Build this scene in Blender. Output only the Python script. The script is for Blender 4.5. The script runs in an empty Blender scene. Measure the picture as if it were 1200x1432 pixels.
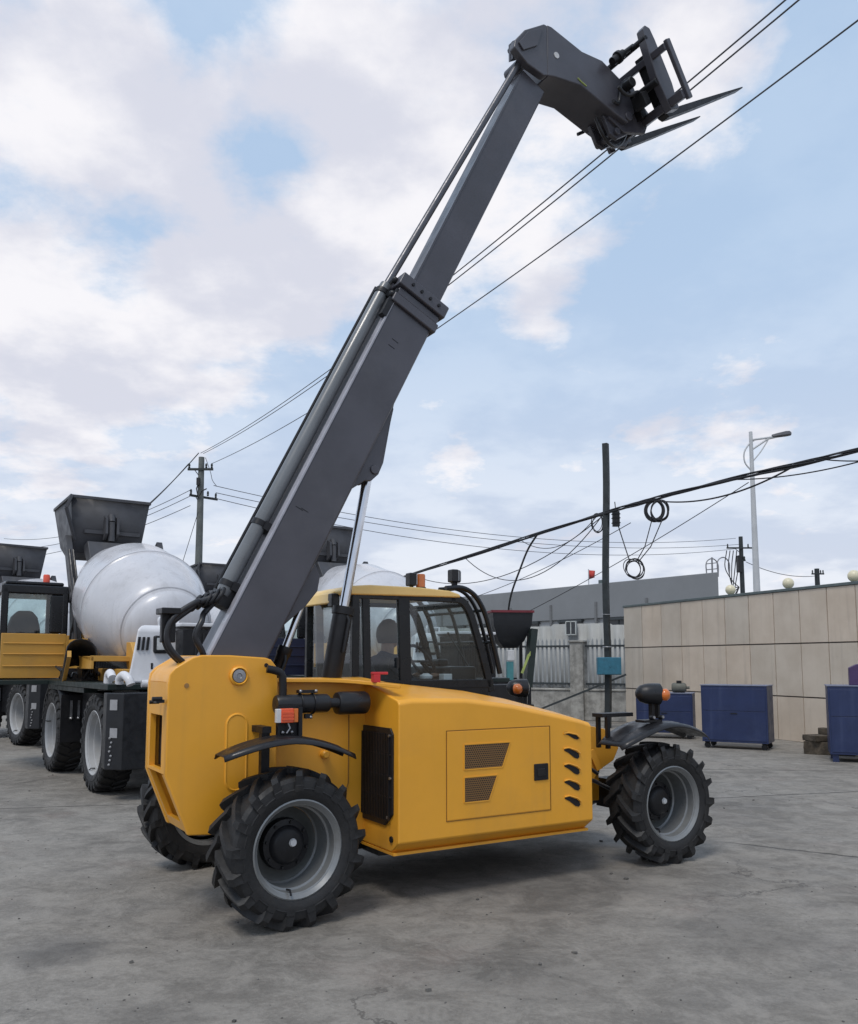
import bpy, bmesh, math, random
from mathutils import Vector, Matrix, Euler, noise as mnoise
R = math.radians
random.seed(7)
scene = bpy.context.scene
COL = scene.collection

# ------------------------------------------------------------------ camera
CAM_H = 1.6
cam_d = bpy.data.cameras.new('camera')
cam = bpy.data.objects.new('camera', cam_d)
COL.objects.link(cam)
cam.location = (0, 0, CAM_H)
cam.rotation_euler = (R(90) + math.atan(125 / 1200), 0, 0)
cam_d.sensor_fit = 'HORIZONTAL'
cam_d.sensor_width = 36
cam_d.lens = 36
cam_d.shift_y = 84 / 1200
cam_d.clip_start = 0.05
cam_d.clip_end = 5000
scene.camera = cam

# ------------------------------------------------------------------ world
SUN_EL, SUN_AZ = R(61), R(206)        # azimuth from +Y towards +X: high behind the camera
w = bpy.data.worlds.new('World')
scene.world = w
w.use_nodes = True
NT = w.node_tree
NT.nodes.clear()


def nd(nt, kind, **kw):
    n = nt.nodes.new(kind)
    for k, v in kw.items():
        if k == 'inp':
            for kk, vv in v.items():
                n.inputs[kk].default_value = vv
        else:
            setattr(n, k, v)
    return n


def lk(nt, a, b):
    nt.links.new(a, b)


def mth(nt, op, a, b=None, c=None, clamp=False):
    n = nt.nodes.new('ShaderNodeMath')
    n.operation = op
    n.use_clamp = clamp
    for i, v in enumerate((a, b, c)):
        if v is None:
            continue
        if isinstance(v, (int, float)):
            n.inputs[i].default_value = v
        else:
            nt.links.new(v, n.inputs[i])
    return n.outputs[0]


def mrange(nt, v, a, b, c=0.0, d=1.0, smooth=True):
    n = nt.nodes.new('ShaderNodeMapRange')
    n.interpolation_type = 'SMOOTHSTEP' if smooth else 'LINEAR'
    n.inputs['From Min'].default_value = a
    n.inputs['From Max'].default_value = b
    n.inputs['To Min'].default_value = c
    n.inputs['To Max'].default_value = d
    nt.links.new(v, n.inputs['Value'])
    return n.outputs[0]


def dirof(px, py):
    p = math.atan(125 / 1200)
    f = Vector((0, math.cos(p), math.sin(p)))
    u = Vector((0, -math.sin(p), math.cos(p)))
    return (f + Vector((1, 0, 0)) * (px - 600) / 1200 + u * (800 - py) / 1200).normalized()


def build_world():
    nt = NT
    out = nd(nt, 'ShaderNodeOutputWorld')
    sky = nd(nt, 'ShaderNodeTexSky', sky_type='NISHITA')
    sky.sun_disc = False
    sky.sun_elevation = SUN_EL
    sky.sun_rotation = SUN_AZ
    sky.dust_density = 2.0
    sky.air_density = 1.0
    bg1 = nd(nt, 'ShaderNodeBackground')
    bg1.inputs['Strength'].default_value = 0.15
    gain = nd(nt, 'ShaderNodeMix', data_type='RGBA', blend_type='MIX')
    gain.inputs[0].default_value = 0.80
    lk(nt, sky.outputs[0], gain.inputs[6])
    gain.inputs[7].default_value = (3.0, 4.3, 5.95, 1)
    lk(nt, gain.outputs[2], bg1.inputs['Color'])
    tc = nd(nt, 'ShaderNodeTexCoord')
    d = tc.outputs['Generated']
    sep = nd(nt, 'ShaderNodeSeparateXYZ')
    lk(nt, d, sep.inputs[0])
    zc = mth(nt, 'ADD', mth(nt, 'MAXIMUM', sep.outputs[2], 0.0), 0.22)
    cx = mth(nt, 'DIVIDE', sep.outputs[0], zc)
    cy = mth(nt, 'DIVIDE', sep.outputs[1], zc)
    cmb = nd(nt, 'ShaderNodeCombineXYZ')
    lk(nt, cx, cmb.inputs[0])
    lk(nt, cy, cmb.inputs[1])
    n1 = nd(nt, 'ShaderNodeTexNoise', inp={'Scale': 2.1, 'Detail': 11.0, 'Roughness': 0.58, 'Distortion': 0.25})
    lk(nt, cmb.outputs[0], n1.inputs['Vector'])
    n2 = nd(nt, 'ShaderNodeTexNoise', inp={'Scale': 6.5, 'Detail': 9.0, 'Roughness': 0.62, 'Distortion': 0.15})
    lk(nt, cmb.outputs[0], n2.inputs['Vector'])
    val = mth(nt, 'ADD', mth(nt, 'MULTIPLY', n1.outputs[0], 0.66), mth(nt, 'MULTIPLY', n2.outputs[0], 0.34))
    # cloud banks and clear patches by direction on the dome
    blobs = [((60, 130), .30, .12), ((330, 190), .28, .11), ((560, 60), .28, .12), ((470, 370), .16, .13), ((300, 400), .12, .10),
             ((60, 430), .16, .16), ((230, 540), .16, .12), ((760, 450), .085, .16), ((700, 250), .18, .08),
             ((960, 250), .2, .07), ((1010, 590), .14, .10), ((640, 600), .09, .11), ((60, 640), .13, .10), ((1000, 20), .13, .12),
             ((310, 10), .11, -.20), ((370, 250), .10, -.18), ((160, 330), .11, -.17), ((20, 290), .09, -.14), ((400, 470), .10, .08), ((900, 60), .14, .12), ((540, 260), .12, .06), ((250, 380), .05, .10), ((1130, 400), .24, -.14), ((540, 520), .14, -.10), ((930, 400), .14, -.12),
             ((430, 600), .12, -.10), ((700, 540), .12, -.12), ((1150, 120), .14, -.12)]
    tot = val
    for (px, py), rad, amp in blobs:
        dv = nd(nt, 'ShaderNodeVectorMath', operation='DISTANCE')
        lk(nt, d, dv.inputs[0])
        dv.inputs[1].default_value = dirof(px, py)
        tot = mth(nt, 'ADD', tot, mrange(nt, dv.outputs['Value'], 0.0, rad, amp, 0.0))
    mask = mrange(nt, tot, 0.445, 0.64)
    # low air whitens towards the horizon
    hz = mrange(nt, sep.outputs[2], -0.02, 0.48, 0.84, 0.18)
    mask = mth(nt, 'MAXIMUM', mask, hz)
    mask = mth(nt, 'MULTIPLY', mask, 0.95)
    # cloud tone: greyer thick bodies, whiter rims
    tone = nd(nt, 'ShaderNodeMix', data_type='RGBA')
    n3 = nd(nt, 'ShaderNodeTexNoise', inp={'Scale': 2.7, 'Detail': 8.0, 'Roughness': 0.55})
    mp = nd(nt, 'ShaderNodeMapping')
    mp.inputs['Location'].default_value = (3.1, -1.7, 0)
    lk(nt, cmb.outputs[0], mp.inputs[0])
    lk(nt, mp.outputs[0], n3.inputs['Vector'])
    lk(nt, mrange(nt, n3.outputs[0], 0.40, 0.60), tone.inputs[0])
    tone.inputs[6].default_value = (0.71, 0.72, 0.81, 1)
    tone.inputs[7].default_value = (0.97, 0.95, 0.975, 1)
    bg2 = nd(nt, 'ShaderNodeBackground')
    bg2.inputs['Strength'].default_value = 1.0
    lk(nt, tone.outputs[2], bg2.inputs['Color'])
    mx = nd(nt, 'ShaderNodeMixShader')
    lk(nt, mask, mx.inputs[0])
    lk(nt, bg1.outputs[0], mx.inputs[1])
    lk(nt, bg2.outputs[0], mx.inputs[2])
    lk(nt, mx.outputs[0], out.inputs[0])


build_world()
# ------------------------------------------------------------------ sun, exposure
sun_d = bpy.data.lights.new('sun', 'SUN')
sun_d.energy = 1.7
sun_d.angle = R(18)
sun_d.color = (1.0, 0.95, 0.88)
sun = bpy.data.objects.new('sun', sun_d)
COL.objects.link(sun)
sdir = Vector((math.sin(SUN_AZ) * math.cos(SUN_EL), math.cos(SUN_AZ) * math.cos(SUN_EL), math.sin(SUN_EL)))
sun.rotation_euler = sdir.to_track_quat('Z', 'Y').to_euler()
sun.location = (0, 0, 30)
scene.view_settings.view_transform = 'Standard'
scene.view_settings.look = 'None'
scene.view_settings.exposure = 0.0
scene.view_settings.gamma = 1.0
scene.render.engine = 'CYCLES'
scene.cycles.max_bounces = 8
scene.cycles.transparent_max_bounces = 16
scene.cycles.use_denoising = True


# ------------------------------------------------------------------ materials
MATS = {}


def pmat(name, col, rough=0.5, metal=0.0, var=0.12, scale=6.0, dirt=0.0, dirtcol=(0.16, 0.14, 0.12), bump=0.0, bscale=40.0,
         coat=0.0, spec=0.5, streak=0.0):
    m = bpy.data.materials.new(name)
    m.use_nodes = True
    nt = m.node_tree
    b = nt.nodes['Principled BSDF']
    tc = nd(nt, 'ShaderNodeTexCoord')
    n = nd(nt, 'ShaderNodeTexNoise', inp={'Scale': scale, 'Detail': 6.0, 'Roughness': 0.6})
    lk(nt, tc.outputs['Object'], n.inputs['Vector'])
    mix = nd(nt, 'ShaderNodeMix', data_type='RGBA')
    lk(nt, mrange(nt, n.outputs[0], 0.3, 0.7), mix.inputs[0])
    mix.inputs[6].default_value = (*[c * (1 - var) for c in col], 1)
    mix.inputs[7].default_value = (*[min(1, c * (1 + var)) for c in col], 1)
    last = mix.outputs[2]
    if dirt > 0:
        n2 = nd(nt, 'ShaderNodeTexNoise', inp={'Scale': scale * 0.6, 'Detail': 9.0, 'Roughness': 0.7})
        lk(nt, tc.outputs['Object'], n2.inputs['Vector'])
        mx2 = nd(nt, 'ShaderNodeMix', data_type='RGBA')
        lk(nt, mrange(nt, n2.outputs[0], 0.48, 0.74, 0, dirt), mx2.inputs[0])
        lk(nt, last, mx2.inputs[6])
        mx2.inputs[7].default_value = (*dirtcol, 1)
        last = mx2.outputs[2]
    if streak > 0:
        mp = nd(nt, 'ShaderNodeMapping')
        mp.inputs['Scale'].default_value = (9, 9, 0.5)
        lk(nt, tc.outputs['Object'], mp.inputs[0])
        n3 = nd(nt, 'ShaderNodeTexNoise', inp={'Scale': 1.0, 'Detail': 6.0, 'Roughness': 0.6})
        lk(nt, mp.outputs[0], n3.inputs['Vector'])
        mx3 = nd(nt, 'ShaderNodeMix', data_type='RGBA')
        lk(nt, mrange(nt, n3.outputs[0], 0.5, 0.75, 0, streak), mx3.inputs[0])
        lk(nt, last, mx3.inputs[6])
        mx3.inputs[7].default_value = (*dirtcol, 1)
        last = mx3.outputs[2]
    lk(nt, last, b.inputs['Base Color'])
    rr = nd(nt, 'ShaderNodeTexNoise', inp={'Scale': scale * 2.3, 'Detail': 5.0})
    lk(nt, tc.outputs['Object'], rr.inputs['Vector'])
    lk(nt, mrange(nt, rr.outputs[0], 0.3, 0.7, max(0.03, rough - 0.09), min(1, rough + 0.09)), b.inputs['Roughness'])
    b.inputs['Metallic'].default_value = metal
    b.inputs['Coat Weight'].default_value = coat
    b.inputs['Coat Roughness'].default_value = 0.2
    b.inputs['Specular IOR Level'].default_value = spec
    if bump > 0:
        nb = nd(nt, 'ShaderNodeTexNoise', inp={'Scale': bscale, 'Detail': 6.0, 'Roughness': 0.6})
        lk(nt, tc.outputs['Object'], nb.inputs['Vector'])
        bp = nd(nt, 'ShaderNodeBump', inp={'Strength': bump, 'Distance': 0.02})
        lk(nt, nb.outputs[0], bp.inputs['Height'])
        lk(nt, bp.outputs[0], b.inputs['Normal'])
    MATS[name] = m
    return m


def glass(name, tint, refl=0.9):
    m = bpy.data.materials.new(name)
    m.use_nodes = True
    nt = m.node_tree
    nt.nodes.clear()
    o = nd(nt, 'ShaderNodeOutputMaterial')
    t = nd(nt, 'ShaderNodeBsdfTransparent')
    t.inputs[0].default_value = (*tint, 1)
    g = nd(nt, 'ShaderNodeBsdfGlossy', inp={'Roughness': 0.03})
    g.inputs[0].default_value = (refl, refl, refl, 1)
    gg = nd(nt, 'ShaderNodeNewGeometry')
    dt = nd(nt, 'ShaderNodeVectorMath', operation='DOT_PRODUCT')
    lk(nt, gg.outputs['Incoming'], dt.inputs[0])
    lk(nt, gg.outputs['True Normal'], dt.inputs[1])
    c1 = mth(nt, 'SUBTRACT', 1.0, mth(nt, 'ABSOLUTE', dt.outputs['Value']), clamp=True)
    fr = mth(nt, 'ADD', 0.075, mth(nt, 'MULTIPLY', mth(nt, 'POWER', c1, 5.0), 0.9))
    mx = nd(nt, 'ShaderNodeMixShader')
    lk(nt, fr, mx.inputs[0])
    lk(nt, t.outputs[0], mx.inputs[1])
    lk(nt, g.outputs[0], mx.inputs[2])
    lk(nt, mx.outputs[0], o.inputs[0])
    MATS[name] = m
    return m


yellow = pmat('yellow_paint', (0.79, 0.365, 0.028), 0.42, var=0.04, scale=2.0, dirt=0.22, dirtcol=(0.47, 0.25, 0.06), coat=0.15, bump=0.02, bscale=60, streak=0.14)
cream = pmat('cream_roof_paint', (0.80, 0.55, 0.20), 0.4, var=0.05, scale=3.0)
dgrey = pmat('boom_grey_paint', (0.056, 0.054, 0.066), 0.38, var=0.16, scale=2.2, dirt=0.4, dirtcol=(0.095, 0.092, 0.10), coat=0.2)
black = pmat('black_paint', (0.012, 0.012, 0.014), 0.45, var=0.15, scale=8, dirt=0.25, dirtcol=(0.04, 0.038, 0.036), spec=0.32)
satin = pmat('black_plastic', (0.014, 0.014, 0.016), 0.36, var=0.1, scale=8, spec=0.4)
rubber = pmat('tyre_rubber', (0.012, 0.012, 0.013), 0.62, var=0.2, scale=9, dirt=0.5, dirtcol=(0.045, 0.040, 0.035), bump=0.15, bscale=90)
hosem = pmat('hose_rubber', (0.014, 0.014, 0.017), 0.4, var=0.1)
silver = pmat('wheel_silver_paint', (0.215, 0.222, 0.225), 0.36, metal=0.35, var=0.06, scale=5, dirt=0.55, dirtcol=(0.13, 0.125, 0.115))
disc_m = pmat('wheel_disc_grey', (0.045, 0.050, 0.049), 0.5, var=0.15, scale=8, dirt=0.6, dirtcol=(0.05, 0.045, 0.04))
whiterim = pmat('white_rim_paint', (0.38, 0.385, 0.39), 0.4, var=0.06, scale=5, dirt=0.5, dirtcol=(0.3, 0.28, 0.25))
chrome = pmat('chrome_rod', (0.62, 0.63, 0.66), 0.16, metal=1.0, var=0.03)
steel = pmat('bare_steel', (0.35, 0.35, 0.36), 0.4, metal=0.9, var=0.1)
cylgrey = pmat('cylinder_grey', (0.14, 0.148, 0.156), 0.32, var=0.1, scale=3, coat=0.3)
white = pmat('white_paint', (0.66, 0.66, 0.68), 0.4, var=0.04, scale=3, dirt=0.3, dirtcol=(0.36, 0.35, 0.35), coat=0.15)
drumw = pmat('drum_white', (0.55, 0.55, 0.575), 0.30, var=0.05, scale=1.4, dirt=0.6, dirtcol=(0.36, 0.355, 0.36), streak=0.45, coat=0.3)
bucketm = pmat('bucket_grey', (0.052, 0.053, 0.06), 0.55, var=0.15, scale=3, dirt=0.4, dirtcol=(0.11, 0.105, 0.10))
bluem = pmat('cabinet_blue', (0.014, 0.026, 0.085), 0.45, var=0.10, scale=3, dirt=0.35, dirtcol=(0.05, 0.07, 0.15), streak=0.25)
bluegrey = pmat('cabinet_side', (0.05, 0.06, 0.10), 0.5, var=0.10, scale=3)
teal = pmat('teal_box', (0.03, 0.15, 0.22), 0.45, var=0.12, scale=9, dirt=0.4, dirtcol=(0.04, 0.07, 0.1))
green = pmat('dark_green_steel', (0.010, 0.020, 0.018), 0.5, var=0.2, scale=4, dirt=0.3, dirtcol=(0.05, 0.05, 0.045))
yellow2 = pmat('ochre_panel', (0.56, 0.30, 0.055), 0.45, var=0.05, scale=2, dirt=0.4, dirtcol=(0.32, 0.2, 0.08))
orange = pmat('orange_lens', (0.62, 0.16, 0.025), 0.25, var=0.05, coat=0.4)
redm = pmat('red_plastic', (0.55, 0.03, 0.035), 0.4, var=0.05)
redlens = pmat('red_lens', (0.75, 0.10, 0.03), 0.25, var=0.05, coat=0.4)
polem = pmat('dark_pole', (0.020, 0.026, 0.028), 0.6, var=0.25, scale=5, dirt=0.3, dirtcol=(0.05, 0.05, 0.05))
concpole = pmat('concrete_pole', (0.125, 0.135, 0.13), 0.85, var=0.15, scale=4)
galv = pmat('lamp_post_paint', (0.50, 0.51, 0.52), 0.45, var=0.06, scale=3)
wirem = pmat('cable_black', (0.015, 0.015, 0.018), 0.6)
wirefar = pmat('bare_wire', (0.06, 0.062, 0.07), 0.6)
concw = pmat('old_concrete', (0.31, 0.30, 0.275), 0.9, var=0.3, scale=4.5, dirt=0.85, dirtcol=(0.10, 0.098, 0.09), bump=0.3, bscale=18, streak=0.4)
bgrey = pmat('building_grey', (0.215, 0.225, 0.235), 0.85, var=0.05, scale=0.5, dirt=0.3, dirtcol=(0.16, 0.165, 0.17))
bpale = pmat('building_pale', (0.36, 0.37, 0.38), 0.85, var=0.05, scale=0.6, dirt=0.4, dirtcol=(0.24, 0.24, 0.24), streak=0.3)
sheetm = pmat('corrugated_sheet', (0.33, 0.335, 0.325), 0.6, var=0.06, scale=1.2, dirt=0.5, dirtcol=(0.20, 0.20, 0.19), streak=0.5)
coping = pmat('coping_dark', (0.10, 0.125, 0.125), 0.6, var=0.1)
globem = pmat('globe_cream', (0.75, 0.68, 0.48), 0.35, var=0.04)
timber = pmat('old_timber', (0.085, 0.068, 0.05), 0.9, var=0.4, scale=8, dirt=0.6, dirtcol=(0.03, 0.028, 0.026), bump=0.6, bscale=25)
flagm = pmat('flag_red', (0.45, 0.05, 0.04), 0.8)
winm = pmat('dark_window', (0.03, 0.035, 0.04), 0.15, var=0.1)
skin = pmat('skin', (0.42, 0.24, 0.16), 0.55)
hairm = pmat('hair_black', (0.012, 0.010, 0.010), 0.5, bump=0.4, bscale=120)
cloth = pmat('dark_cloth', (0.025, 0.03, 0.042), 0.9, bump=0.2, bscale=60)
seatm = pmat('seat_vinyl', (0.022, 0.024, 0.026), 0.6)
cabblk = pmat('cab_black', (0.008, 0.009, 0.011), 0.33, var=0.1, spec=0.4)
lensm = pmat('clear_lens', (0.45, 0.47, 0.48), 0.12, metal=0.6)
stickm = pmat('sticker_white', (0.6, 0.6, 0.6), 0.5)
cglass = glass('tinted_cab_glass', (0.80, 0.86, 0.86))
dglass = glass('dark_cab_glass', (0.70, 0.78, 0.79))
paleglass = glass('pale_cab_glass', (0.72, 0.84, 0.84))


def perforated():
    m = pmat('perforated_mesh', (0.16, 0.085, 0.03), 0.6, var=0.05)
    nt = m.node_tree
    b = nt.nodes['Principled BSDF']
    tc = nd(nt, 'ShaderNodeTexCoord')
    sep = nd(nt, 'ShaderNodeSeparateXYZ')
    lk(nt, tc.outputs['Object'], sep.inputs[0])
    P = 0.0165
    ry = mth(nt, 'DIVIDE', sep.outputs[2], P * 0.87)
    row = mth(nt, 'FLOOR', ry)
    off = mth(nt, 'MULTIPLY', mth(nt, 'MODULO', row, 2.0), 0.5)
    fx = mth(nt, 'SUBTRACT', mth(nt, 'FRACT', mth(nt, 'ADD', mth(nt, 'DIVIDE', sep.outputs[0], P), off)), 0.5)
    fy = mth(nt, 'SUBTRACT', mth(nt, 'FRACT', ry), 0.5)
    dd = mth(nt, 'SQRT', mth(nt, 'ADD', mth(nt, 'MULTIPLY', fx, fx), mth(nt, 'MULTIPLY', fy, fy)))
    hole = mrange(nt, dd, 0.33, 0.43, 1.0, 0.0)
    mx = nd(nt, 'ShaderNodeMix', data_type='RGBA')
    lk(nt, hole, mx.inputs[0])
    mx.inputs[6].default_value = (0.22, 0.11, 0.03, 1)
    mx.inputs[7].default_value = (0.012, 0.011, 0.010, 1)
    lk(nt, mx.outputs[2], b.inputs['Base Color'])
    return m


meshm = perforated()


def ground_mat():
    m = bpy.data.materials.new('yard_concrete')
    m.use_nodes = True
    nt = m.node_tree
    b = nt.nodes['Principled BSDF']
    tc = nd(nt, 'ShaderNodeTexCoord')
    P = tc.outputs['Object']

    def nz(sc, det=8, ro=0.6, dist=0.0, loc=(0, 0, 0), scl=(1, 1, 1)):
        mp = nd(nt, 'ShaderNodeMapping')
        mp.inputs['Location'].default_value = loc
        mp.inputs['Scale'].default_value = scl
        mp.inputs['Rotation'].default_value = (0, 0, 0.5)
        lk(nt, P, mp.inputs[0])
        n = nd(nt, 'ShaderNodeTexNoise', inp={'Scale': sc, 'Detail': det, 'Roughness': ro, 'Distortion': dist})
        lk(nt, mp.outputs[0], n.inputs['Vector'])
        return n.outputs[0]

    def mixc(fac, a, bb):
        x = nd(nt, 'ShaderNodeMix', data_type='RGBA')
        if isinstance(fac, (int, float)):
            x.inputs[0].default_value = fac
        else:
            lk(nt, fac, x.inputs[0])
        for i, v in ((6, a), (7, bb)):
            if isinstance(v, tuple):
                x.inputs[i].default_value = (*v, 1)
            else:
                lk(nt, v, x.inputs[i])
        return x.outputs[2]
    big = mrange(nt, nz(0.35, 6, 0.55, 0.6), 0.34, 0.66)
    c = mixc(big, (0.148, 0.137, 0.122), (0.258, 0.242, 0.218))
    med = mrange(nt, nz(1.6, 8, 0.65, 0.4, (3, 5, 0)), 0.36, 0.68)
    c = mixc(mth(nt, 'MULTIPLY', med, 0.55), c, (0.305, 0.283, 0.250))
    blot = mrange(nt, nz(0.9, 10, 0.7, 0.8, (11, 2, 0)), 0.56, 0.74)
    c = mixc(mth(nt, 'MULTIPLY', blot, 0.75), c, (0.095, 0.088, 0.078))
    sweep = mrange(nt, nz(0.8, 7, 0.6, 0.3, (1, 7, 0), (1.0, 5.0, 1)), 0.52, 0.72)
    c = mixc(mth(nt, 'MULTIPLY', sweep, 0.45), c, (0.34, 0.315, 0.28))
    reddish = mrange(nt, nz(1.1, 6, 0.6, 0.2, (21, 9, 0)), 0.55, 0.78)
    c = mixc(mth(nt, 'MULTIPLY', reddish, 0.5), c, (0.26, 0.20, 0.175))
    grain = mrange(nt, nz(38, 8, 0.75), 0.30, 0.72)
    c = mixc(mth(nt, 'MULTIPLY', grain, 0.58), c, (0.110, 0.100, 0.088))
    mott = mrange(nt, nz(7.5, 10, 0.72, 0.3, (7, 3, 0), (1.0, 1.5, 1)), 0.42, 0.62)
    c = mixc(mth(nt, 'MULTIPLY', mott, 0.36), c, (0.115, 0.105, 0.092))
    speck = mrange(nt, nz(85, 3, 0.6, 0, (4, 4, 0)), 0.66, 0.74)
    c = mixc(mth(nt, 'MULTIPLY', speck, 0.6), c, (0.40, 0.38, 0.35))
    pit = mrange(nt, nz(22, 6, 0.7, 0, (9, 1, 0)), 0.66, 0.73)
    c = mixc(mth(nt, 'MULTIPLY', pit, 0.7), c, (0.06, 0.055, 0.05))
    fine = mrange(nt, nz(3.2, 12, 0.8, 0.5, (13, 8, 0)), 0.42, 0.60)
    c = mixc(mth(nt, 'MULTIPLY', fine, 0.42), c, (0.35, 0.325, 0.29))
    # a sparse web of hairline cracks
    vor = nd(nt, 'ShaderNodeTexVoronoi', feature='DISTANCE_TO_EDGE')
    vor.inputs['Scale'].default_value = 0.42
    wv = nd(nt, 'ShaderNodeTexNoise', inp={'Scale': 2.2, 'Detail': 8.0, 'Roughness': 0.7})
    lk(nt, P, wv.inputs['Vector'])
    ws = nd(nt, 'ShaderNodeVectorMath', operation='SCALE')
    ws.inputs['Scale'].default_value = 0.55
    lk(nt, wv.outputs['Color'], ws.inputs[0])
    wa_ = nd(nt, 'ShaderNodeVectorMath', operation='ADD')
    lk(nt, P, wa_.inputs[0])
    lk(nt, ws.outputs[0], wa_.inputs[1])
    lk(nt, wa_.outputs[0], vor.inputs['Vector'])
    hair = mrange(nt, vor.outputs['Distance'], 0.0012, 0.006, 1, 0)
    hair = mth(nt, 'MULTIPLY', hair, mrange(nt, nz(0.45, 4, 0.5, 0, (17, 3, 0)), 0.47, 0.60))
    c = mixc(mth(nt, 'MULTIPLY', hair, 0.65), c, (0.06, 0.055, 0.05))
    # oil stains, and a wide dark patch under the machine
    sep = nd(nt, 'ShaderNodeSeparateXYZ')
    lk(nt, P, sep.inputs[0])
    wob = mth(nt, 'MULTIPLY', mth(nt, 'SUBTRACT', nz(2.3, 6, 0.65), 0.5), 1.0)
    for (sx, sy, rr_, st) in ((-2.02, 4.95, 0.36, 0.55), (-1.2, 4.0, 0.3, 0.25), (1.9, 5.2, 0.6, 0.3), (0.5, 4.6, 0.5, 0.22),
                              (-5.3, 9.2, 1.2, 0.4), (3.0, 9.4, 1.3, 0.25), (0.8, 6.6, 1.5, 0.35)):
        v = nd(nt, 'ShaderNodeVectorMath', operation='DISTANCE')
        lk(nt, P, v.inputs[0])
        v.inputs[1].default_value = (sx, sy, 0)
        dd = mth(nt, 'ADD', v.outputs['Value'], mth(nt, 'MULTIPLY', wob, rr_ * 1.6))
        f = mth(nt, 'MULTIPLY', mrange(nt, dd, rr_ * 0.25, rr_, 1, 0), st)
        c = mixc(f, c, (0.055, 0.053, 0.052))
    # slab joints and cracks: wandering lines across the yard
    wander = mth(nt, 'MULTIPLY', mth(nt, 'SUBTRACT', nz(0.9, 8, 0.7, 0, (5, 5, 0)), 0.5), 0.5)
    crk = None
    for (x0, y0, x1, y1, wd, wa) in ((2.45, 7.95, 4.5, 6.6, 0.02, 0.5), (2.9, 10.2, 6.0, 11.0, 0.02, 0.25), (-9, 8.6, -2.0, 10.2, 0.016, 0.3), (2.0, 13.2, 9, 12.6, 0.02, 0.3)):
        dx, dy = x1 - x0, y1 - y0
        L = math.hypot(dx, dy)
        nx, ny = -dy / L, dx / L
        k = mth(nt, 'ADD', mth(nt, 'MULTIPLY', sep.outputs[0], nx), mth(nt, 'MULTIPLY', sep.outputs[1], ny))
        k = mth(nt, 'SUBTRACT', k, nx * x0 + ny * y0)
        k = mth(nt, 'ADD', k, mth(nt, 'MULTIPLY', wander, wa))
        lin = mrange(nt, mth(nt, 'ABSOLUTE', k), wd * 0.4, wd * 1.4, 1, 0)
        t = mth(nt, 'ADD', mth(nt, 'MULTIPLY', sep.outputs[0], dx / L), mth(nt, 'MULTIPLY', sep.outputs[1], dy / L))
        t0 = dx / L * x0 + dy / L * y0
        lin = mth(nt, 'MULTIPLY', lin, mrange(nt, t, t0, t0 + 0.5, 0, 1))
        lin = mth(nt, 'MULTIPLY', lin, mrange(nt, t, t0 + L + 2.0, t0 + L + 2.8, 1, 0))
        crk = lin if crk is None else mth(nt, 'MAXIMUM', crk, lin)
    c = mixc(mth(nt, 'MULTIPLY', crk, 0.8), c, (0.035, 0.033, 0.03))
    lk(nt, c, b.inputs['Base Color'])
    lk(nt, mrange(nt, nz(2.0, 6, 0.6, 0, (2, 2, 0)), 0.35, 0.65, 0.62, 0.9), b.inputs['Roughness'])
    b.inputs['Specular IOR Level'].default_value = 0.3
    h = mth(nt, 'ADD', mth(nt, 'MULTIPLY', nz(30, 8, 0.7), 0.5), mth(nt, 'MULTIPLY', nz(3, 8, 0.6), 0.6))
    h = mth(nt, 'SUBTRACT', h, mth(nt, 'MULTIPLY', crk, 0.6))
    bp = nd(nt, 'ShaderNodeBump', inp={'Strength': 0.7, 'Distance': 0.025})
    lk(nt, h, bp.inputs['Height'])
    lk(nt, bp.outputs[0], b.inputs['Normal'])
    return m


def panel_mat():
    m = bpy.data.materials.new('stone_cladding')
    m.use_nodes = True
    nt = m.node_tree
    b = nt.nodes['Principled BSDF']
    tc = nd(nt, 'ShaderNodeTexCoord')
    oi = nd(nt, 'ShaderNodeObjectInfo')
    geo = nd(nt, 'ShaderNodeNewGeometry')
    n = nd(nt, 'ShaderNodeTexNoise', inp={'Scale': 1.3, 'Detail': 7.0, 'Roughness': 0.6})
    lk(nt, tc.outputs['Object'], n.inputs['Vector'])
    mix = nd(nt, 'ShaderNodeMix', data_type='RGBA')
    lk(nt, mrange(nt, n.outputs[0], 0.3, 0.7), mix.inputs[0])
    mix.inputs[6].default_value = (0.53, 0.455, 0.365, 1)
    mix.inputs[7].default_value = (0.62, 0.545, 0.45, 1)
    rnd = nd(nt, 'ShaderNodeMix', data_type='RGBA', blend_type='MULTIPLY')
    rnd.inputs[0].default_value = 1.0
    ramp = nd(nt, 'ShaderNodeMix', data_type='RGBA')
    lk(nt, geo.outputs['Random Per Island'], ramp.inputs[0])
    ramp.inputs[6].default_value = (0.93, 0.935, 0.945, 1)
    ramp.inputs[7].default_value = (1.04, 0.99, 0.96, 1)
    lk(nt, mix.outputs[2], rnd.inputs[6])
    lk(nt, ramp.outputs[2], rnd.inputs[7])
    mp = nd(nt, 'ShaderNodeMapping')
    mp.inputs['Scale'].default_value = (5, 5, 0.35)
    lk(nt, tc.outputs['Object'], mp.inputs[0])
    n3 = nd(nt, 'ShaderNodeTexNoise', inp={'Scale': 1.0, 'Detail': 7.0, 'Roughness': 0.65})
    lk(nt, mp.outputs[0], n3.inputs['Vector'])
    mx3 = nd(nt, 'ShaderNodeMix', data_type='RGBA')
    lk(nt, mrange(nt, n3.outputs[0], 0.5, 0.75, 0, 0.38), mx3.inputs[0])
    lk(nt, rnd.outputs[2], mx3.inputs[6])
    mx3.inputs[7].default_value = (0.33, 0.275, 0.225, 1)
    lk(nt, mx3.outputs[2], b.inputs['Base Color'])
    b.inputs['Roughness'].default_value = 0.7
    return m


cladm = panel_mat()
jointm = pmat('wall_joint', (0.10, 0.085, 0.075), 0.9)


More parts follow.
